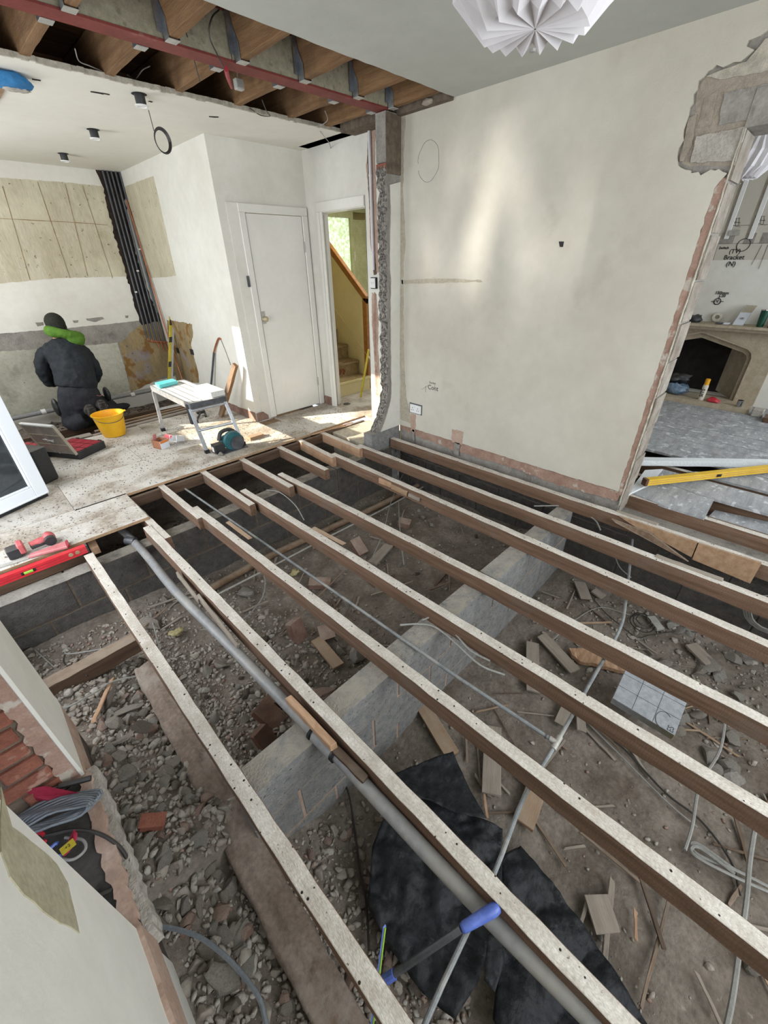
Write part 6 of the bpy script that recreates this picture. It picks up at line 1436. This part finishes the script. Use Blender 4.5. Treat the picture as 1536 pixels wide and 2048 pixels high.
# red level and drill on the deck edge
rlv = E('red_level', (-.3, 2.965, -.02), 'long red spirit level with green vial along the deck edge at left', 'level')
MB().box(-1.0, .135, 2.945, 2.985, -.020, .032).build('body', 'level_red', rlv, bev=.002)
MB().box(-1.0, .132, 2.9435, 2.9455, -.004, .0).build('rib', 'red_plastic', rlv); MB().box(-1.0, .132, 2.9435, 2.9455, .014, .018).build('rib', 'red_plastic', rlv)
MB().box(.130, .140, 2.943, 2.987, -.022, .034).build('end_cap', 'black_plastic', rlv)
vx = at(60, 1146, 1, 2.944); MB().cyl((vx.x-.025, 2.946, .006), (vx.x+.02, 2.946, .006), .010, 10).build('vial', 'spirit_green', rlv, smooth='auto'); MB().box(vx.x-.04, vx.x+.035, 2.9435, 2.9465, -.004, .016).build('vial_window', 'black_plastic', rlv)
for px in (142, 158): c = at(px, 1110, 1, 2.944); MB().lathe([(0, -.002), (.012, -.002), (.014, 0), (0, 0)], (c.x, 2.945, .01), 14, axis='Y').build('hand_hole', 'ply', rlv)
p = fl(55, 1092); dr = E('cordless_drill', (p.x, p.y, 0), 'faded red and black cordless drill lying on the deck above the red level', 'drill')
a0 = fl(28, 1100, .05); a1 = fl(60, 1090, .05); a2 = fl(98, 1075, .045)
MB().tube(smoothpts([a1, a1.lerp(a2, .4), a2], 4), [.020]*4+[.024]*4+[.030], 12).build('grip', 'drill_red', dr, smooth='auto')
MB().tube([a1+Vector((0, -.01, -.015)), a2+Vector((-.02, -.012, -.015))], .017, 10).build('grip_rubber', 'black_plastic', dr, smooth='auto')
MB().ell(a2+Vector((.0, -.0, 0)), (.036, .05, .042)).build('motor_housing', 'drill_red', dr, smooth=True); MB().tube([a2+Vector((.0, -.02, 0)), a2+Vector((.0, -.065, 0))], .032, 14).build('chuck_ring', 'black_plastic', dr, smooth='auto')
MB().hexa([a0+Vector(v) for v in ((-.04, -.045, -.045), (.03, -.045, -.045), (.03, .03, -.045), (-.04, .03, -.045))], (0, 0, .07)).build('battery', 'black_plastic', dr, bev=.006)
MB().hexa([a0+Vector(v) for v in ((.02, -.05, -.03), (.055, -.04, -.03), (.055, .03, -.03), (.02, .03, -.03))], (0, 0, .075)).build('battery_latch', 'drill_red', dr, bev=.008)
hd = E('hand_saw', fl(60, 1118), 'faded red saw handle lying beside the red level', 'saw')
MB().hexa([fl(58, 1118, .005), fl(62, 1112, .005), fl(133, 1086, .005), fl(137, 1097, .005)], (0, 0, .02)).build('handle', 'faded_red', hd, bev=.004)
MB().hexa([fl(133, 1086, .005), fl(137, 1097, .005), fl(141, 1094, .005), fl(137, 1084, .005)], (0, 0, .022)).build('heel', 'red_plastic', hd, bev=.003)
MB().hexa([fl(-60, 1155, .003), fl(-60, 1150, .003), fl(60, 1112, .003), fl(58, 1118, .003)], (0, 0, .004)).build('blade', 'galv_dull', hd)

# ============================================================ PERSON kneeling, back to the camera
pe = E('person', (.88, 5.9, -.05), 'person kneeling back to us in dark jacket, green hood and black beanie', 'person')
def V(px, py, y): return at(px, py, 1, y)
def organic(parts, name, mat, vox=.014, disp=0, par=pe, dscale=.12, smooth_it=6, seed=0):
    m = MB()
    for p in parts:
        if p[0] == 'l': m.loft(p[1])
        elif p[0] == 'e': m.ell(p[1], p[2], p[3] if len(p) > 3 else None, n=20)
        else: m.tube(smoothpts(p[1], 3) if len(p[1]) > 2 else p[1], p[2] if not isinstance(p[2], list) else p[2], 14)
    o = m.build(name, mat, par, smooth=True)
    r = o.modifiers.new('merge', 'REMESH'); r.mode = 'VOXEL'; r.voxel_size = vox; r.use_smooth_shade = True
    s = o.modifiers.new('soft', 'SMOOTH'); s.iterations = smooth_it; s.factor = .6
    if disp:
        t = bpy.data.textures.new(name+'_folds', 'CLOUDS'); t.noise_scale = dscale; t.noise_depth = 2
        d_ = o.modifiers.new('folds', 'DISPLACE'); d_.texture = t; d_.strength = disp; d_.mid_level = .5; d_.texture_coords = 'LOCAL'
    return o
def lerpR(a, b, n): return [a+(b-a)*i/(n-1) for i in range(n)]
hip = V(160, 800, 5.90); waist = V(150, 770, 5.93); chest = V(130, 725, 6.02); neck = V(118, 682, 6.12); head = V(112, 652, 6.20)
shL = V(88, 697, 6.08); shR = V(170, 697, 6.08); elL = V(88, 742, 6.12); elR = V(196, 742, 6.12); haL = Vector((.92, 6.42, .52)); haR = Vector((1.04, 6.42, .48))
kneeL = Vector((.80, 6.02, .02)); kneeR = Vector((1.08, 6.10, .02)); ftL = V(183, 822, 5.62); ftR = V(205, 812, 5.66)
kneeL = V(145, 845, 5.80); kneeR = Vector((1.16, 6.10, .03))
# body, one continuous surface
fing = []
for s_, hnd in ((-1, haL), (1, haR)):
    for k in range(4): fing.append(('t', [hnd+Vector((.018*(k-1.5), .02, 0)), hnd+Vector((.020*(k-1.5), .055, -.01)), hnd+Vector((.020*(k-1.5), .075-.006*abs(k-1.5), -.035))], .008))
    fing.append(('t', [hnd+Vector((-s_*.03, .0, 0)), hnd+Vector((-s_*.045, .03, -.01))], .009)); fing.append(('e', hnd, (.038, .045, .018)))
organic([('e', head, (.075, .095, .115)), ('t', [head, neck], .052), ('e', chest+Vector((.02, .03, 0)), (.135, .09, .18)), ('e', waist, (.13, .09, .14)), ('e', hip, (.15, .12, .12)),
         ('t', [shL, elL, haL], .028), ('t', [shR, elR, haR], .028), ('t', [hip+Vector((-.08, 0, -.02)), kneeL+Vector((.0, .08, .05))], .07), ('t', [hip+Vector((.08, 0, -.02)), kneeR+Vector((0, 0, .04))], .07),
         ('e', head+Vector((0, .095, -.01)), (.014, .02, .018)), ('e', head+Vector((.075, 0, -.01)), (.012, .022, .03)), ('e', head+Vector((-.075, 0, -.01)), (.012, .022, .03)),
         ('t', [kneeL+Vector((0, .08, .04)), ftL+Vector((0, .12, .0))], .04), ('t', [kneeR, ftR+Vector((0, .12, 0))], .04)]+fing, 'body', 'skin', .010, smooth_it=2)
RT = Matrix.Rotation(-.12, 3, 'X')
hemc = V(152, 770, 5.90)
organic([('l', [(V(154, 776, 5.86), .195, .15), (V(153, 766, 5.87), .20, .16), (V(147, 740, 5.92), .195, .165), (V(139, 718, 5.98), .20, .16), (V(131, 700, 6.05), .20, .135), (V(126, 688, 6.09), .15, .11), (V(121, 678, 6.11), .10, .085)]),
         ('t', [V(92, 700, 6.08), V(84, 718, 6.09), V(86, 744, 6.10), V(104, 766, 6.20), Vector((.86, 6.36, .54))], [.066]*3+[.070]*3+[.064]*3+[.056]*3+[.045]), ('t', [V(166, 703, 6.06), V(181, 722, 6.07), V(192, 746, 6.09), V(186, 764, 6.18)], [.072]*3+[.070]*3+[.062]*3+[.052]),
         ('e', V(100, 697, 6.08), (.07, .075, .06)), ('e', V(160, 699, 6.06), (.075, .08, .06))], 'jacket', 'jacket', .012, .03, dscale=.07, smooth_it=4)
organic([('t', [elL, elL.lerp(haL, .5), haL-Vector((0, .03, 0))], [.062]*3+[.058]*3+[.05]), ('t', [elR, elR.lerp(haR, .5), haR-Vector((0, .03, 0))], [.062]*3+[.058]*3+[.05])], 'sleeve_cuffs', 'jacket', .012)
organic([('l', [(V(154, 768, 5.88), .175, .14), (V(158, 785, 5.86), .205, .17), (V(163, 805, 5.86), .225, .19), (V(166, 825, 5.90), .22, .18), (V(168, 838, 5.98), .20, .14)]), ('t', [V(140, 810, 5.95), kneeL+Vector((.0, .12, .06))], [.12, .10]), ('t', [V(190, 806, 5.95), kneeR+Vector((0, 0, .04))], [.12, .09]),
         ('t', [V(140, 842, 5.92), V(150, 848, 5.76), V(172, 838, 5.70)], [.085]*3+[.082]*3+[.062]), ('t', [kneeR, V(213, 826, 5.85), V(207, 820, 5.76)], [.09]*3+[.075]*3+[.06]), ('e', V(236, 815, 6.1), (.15, .08, .05))], 'trousers', 'trouser', .013, .024, dscale=.07, smooth_it=4)
# tool pouches
organic([('e', V(113, 815, 5.92), (.035, .07, .11))], 'tool_pouch', 'black_plastic', .012, .008); organic([('e', V(214, 788, 5.93), (.035, .07, .09))], 'tool_pouch', 'black_plastic', .012, .008)
# hood, thick fold round the neck
n0_ = V(118, 668, 6.10); hood = []
for k in range(17):
    t = k/16*2*PI; hood.append(n0_+Vector((.13*math.cos(t)+.05, .09*math.sin(t)-.01, -.045*math.cos(t)-.0)))
organic([('t', hood, .052), ('e', V(146, 674, 6.02), (.12, .06, .045), Matrix.Rotation(.35, 3, 'Y')), ('e', V(116, 667, 6.04), (.10, .05, .045)), ('e', V(152, 682, 6.0), (.085, .06, .05), Matrix.Rotation(.4, 3, 'Y'))], 'green_hood', 'green_cloth', .011, .014, dscale=.05)
organic([('e', head+Vector((0, -.01, .035)), (.098, .112, .105)), ('e', head+Vector((0, -.02, -.01)), (.097, .105, .08))], 'beanie', 'beanie', .009, .004, dscale=.02)
for nm, f_ in (('boot', ftL), ('boot', ftR)):
    b_ = organic([('e', f_+Vector((0, .05, 0)), (.058, .08, .07)), ('e', f_+Vector((0, .02, -.05)), (.045, .04, .05)), ('t', [f_+Vector((0, .03, 0)), f_+Vector((-.01, .13, -.01))], .062)], nm, 'boot', .009)
    MB().ell(f_+Vector((0, -.012, -.01)), (.042, .012, .085)).build('boot_sole', 'sole', b_, smooth=True)
    for k in range(5): MB().box(f_.x-.03, f_.x+.03, f_.y-.028, f_.y-.016, f_.z-.075+k*.032, f_.z-.062+k*.032).build('tread_bar', 'boot', b_)
lg_ = V(163, 774, 5.735)
MB().tube([lg_+Vector((.028*math.cos(k*PI/3), 0, .028*math.sin(k*PI/3))) for k in range(7)], .003, 5).build('hexagon_badge', 'pink_plastic', pe)
MB().tube([V(192, 790, 5.74), V(200, 792, 5.74), V(207, 788, 5.74)], .0025, 5).build('pocket_piping', 'faded_red', pe)
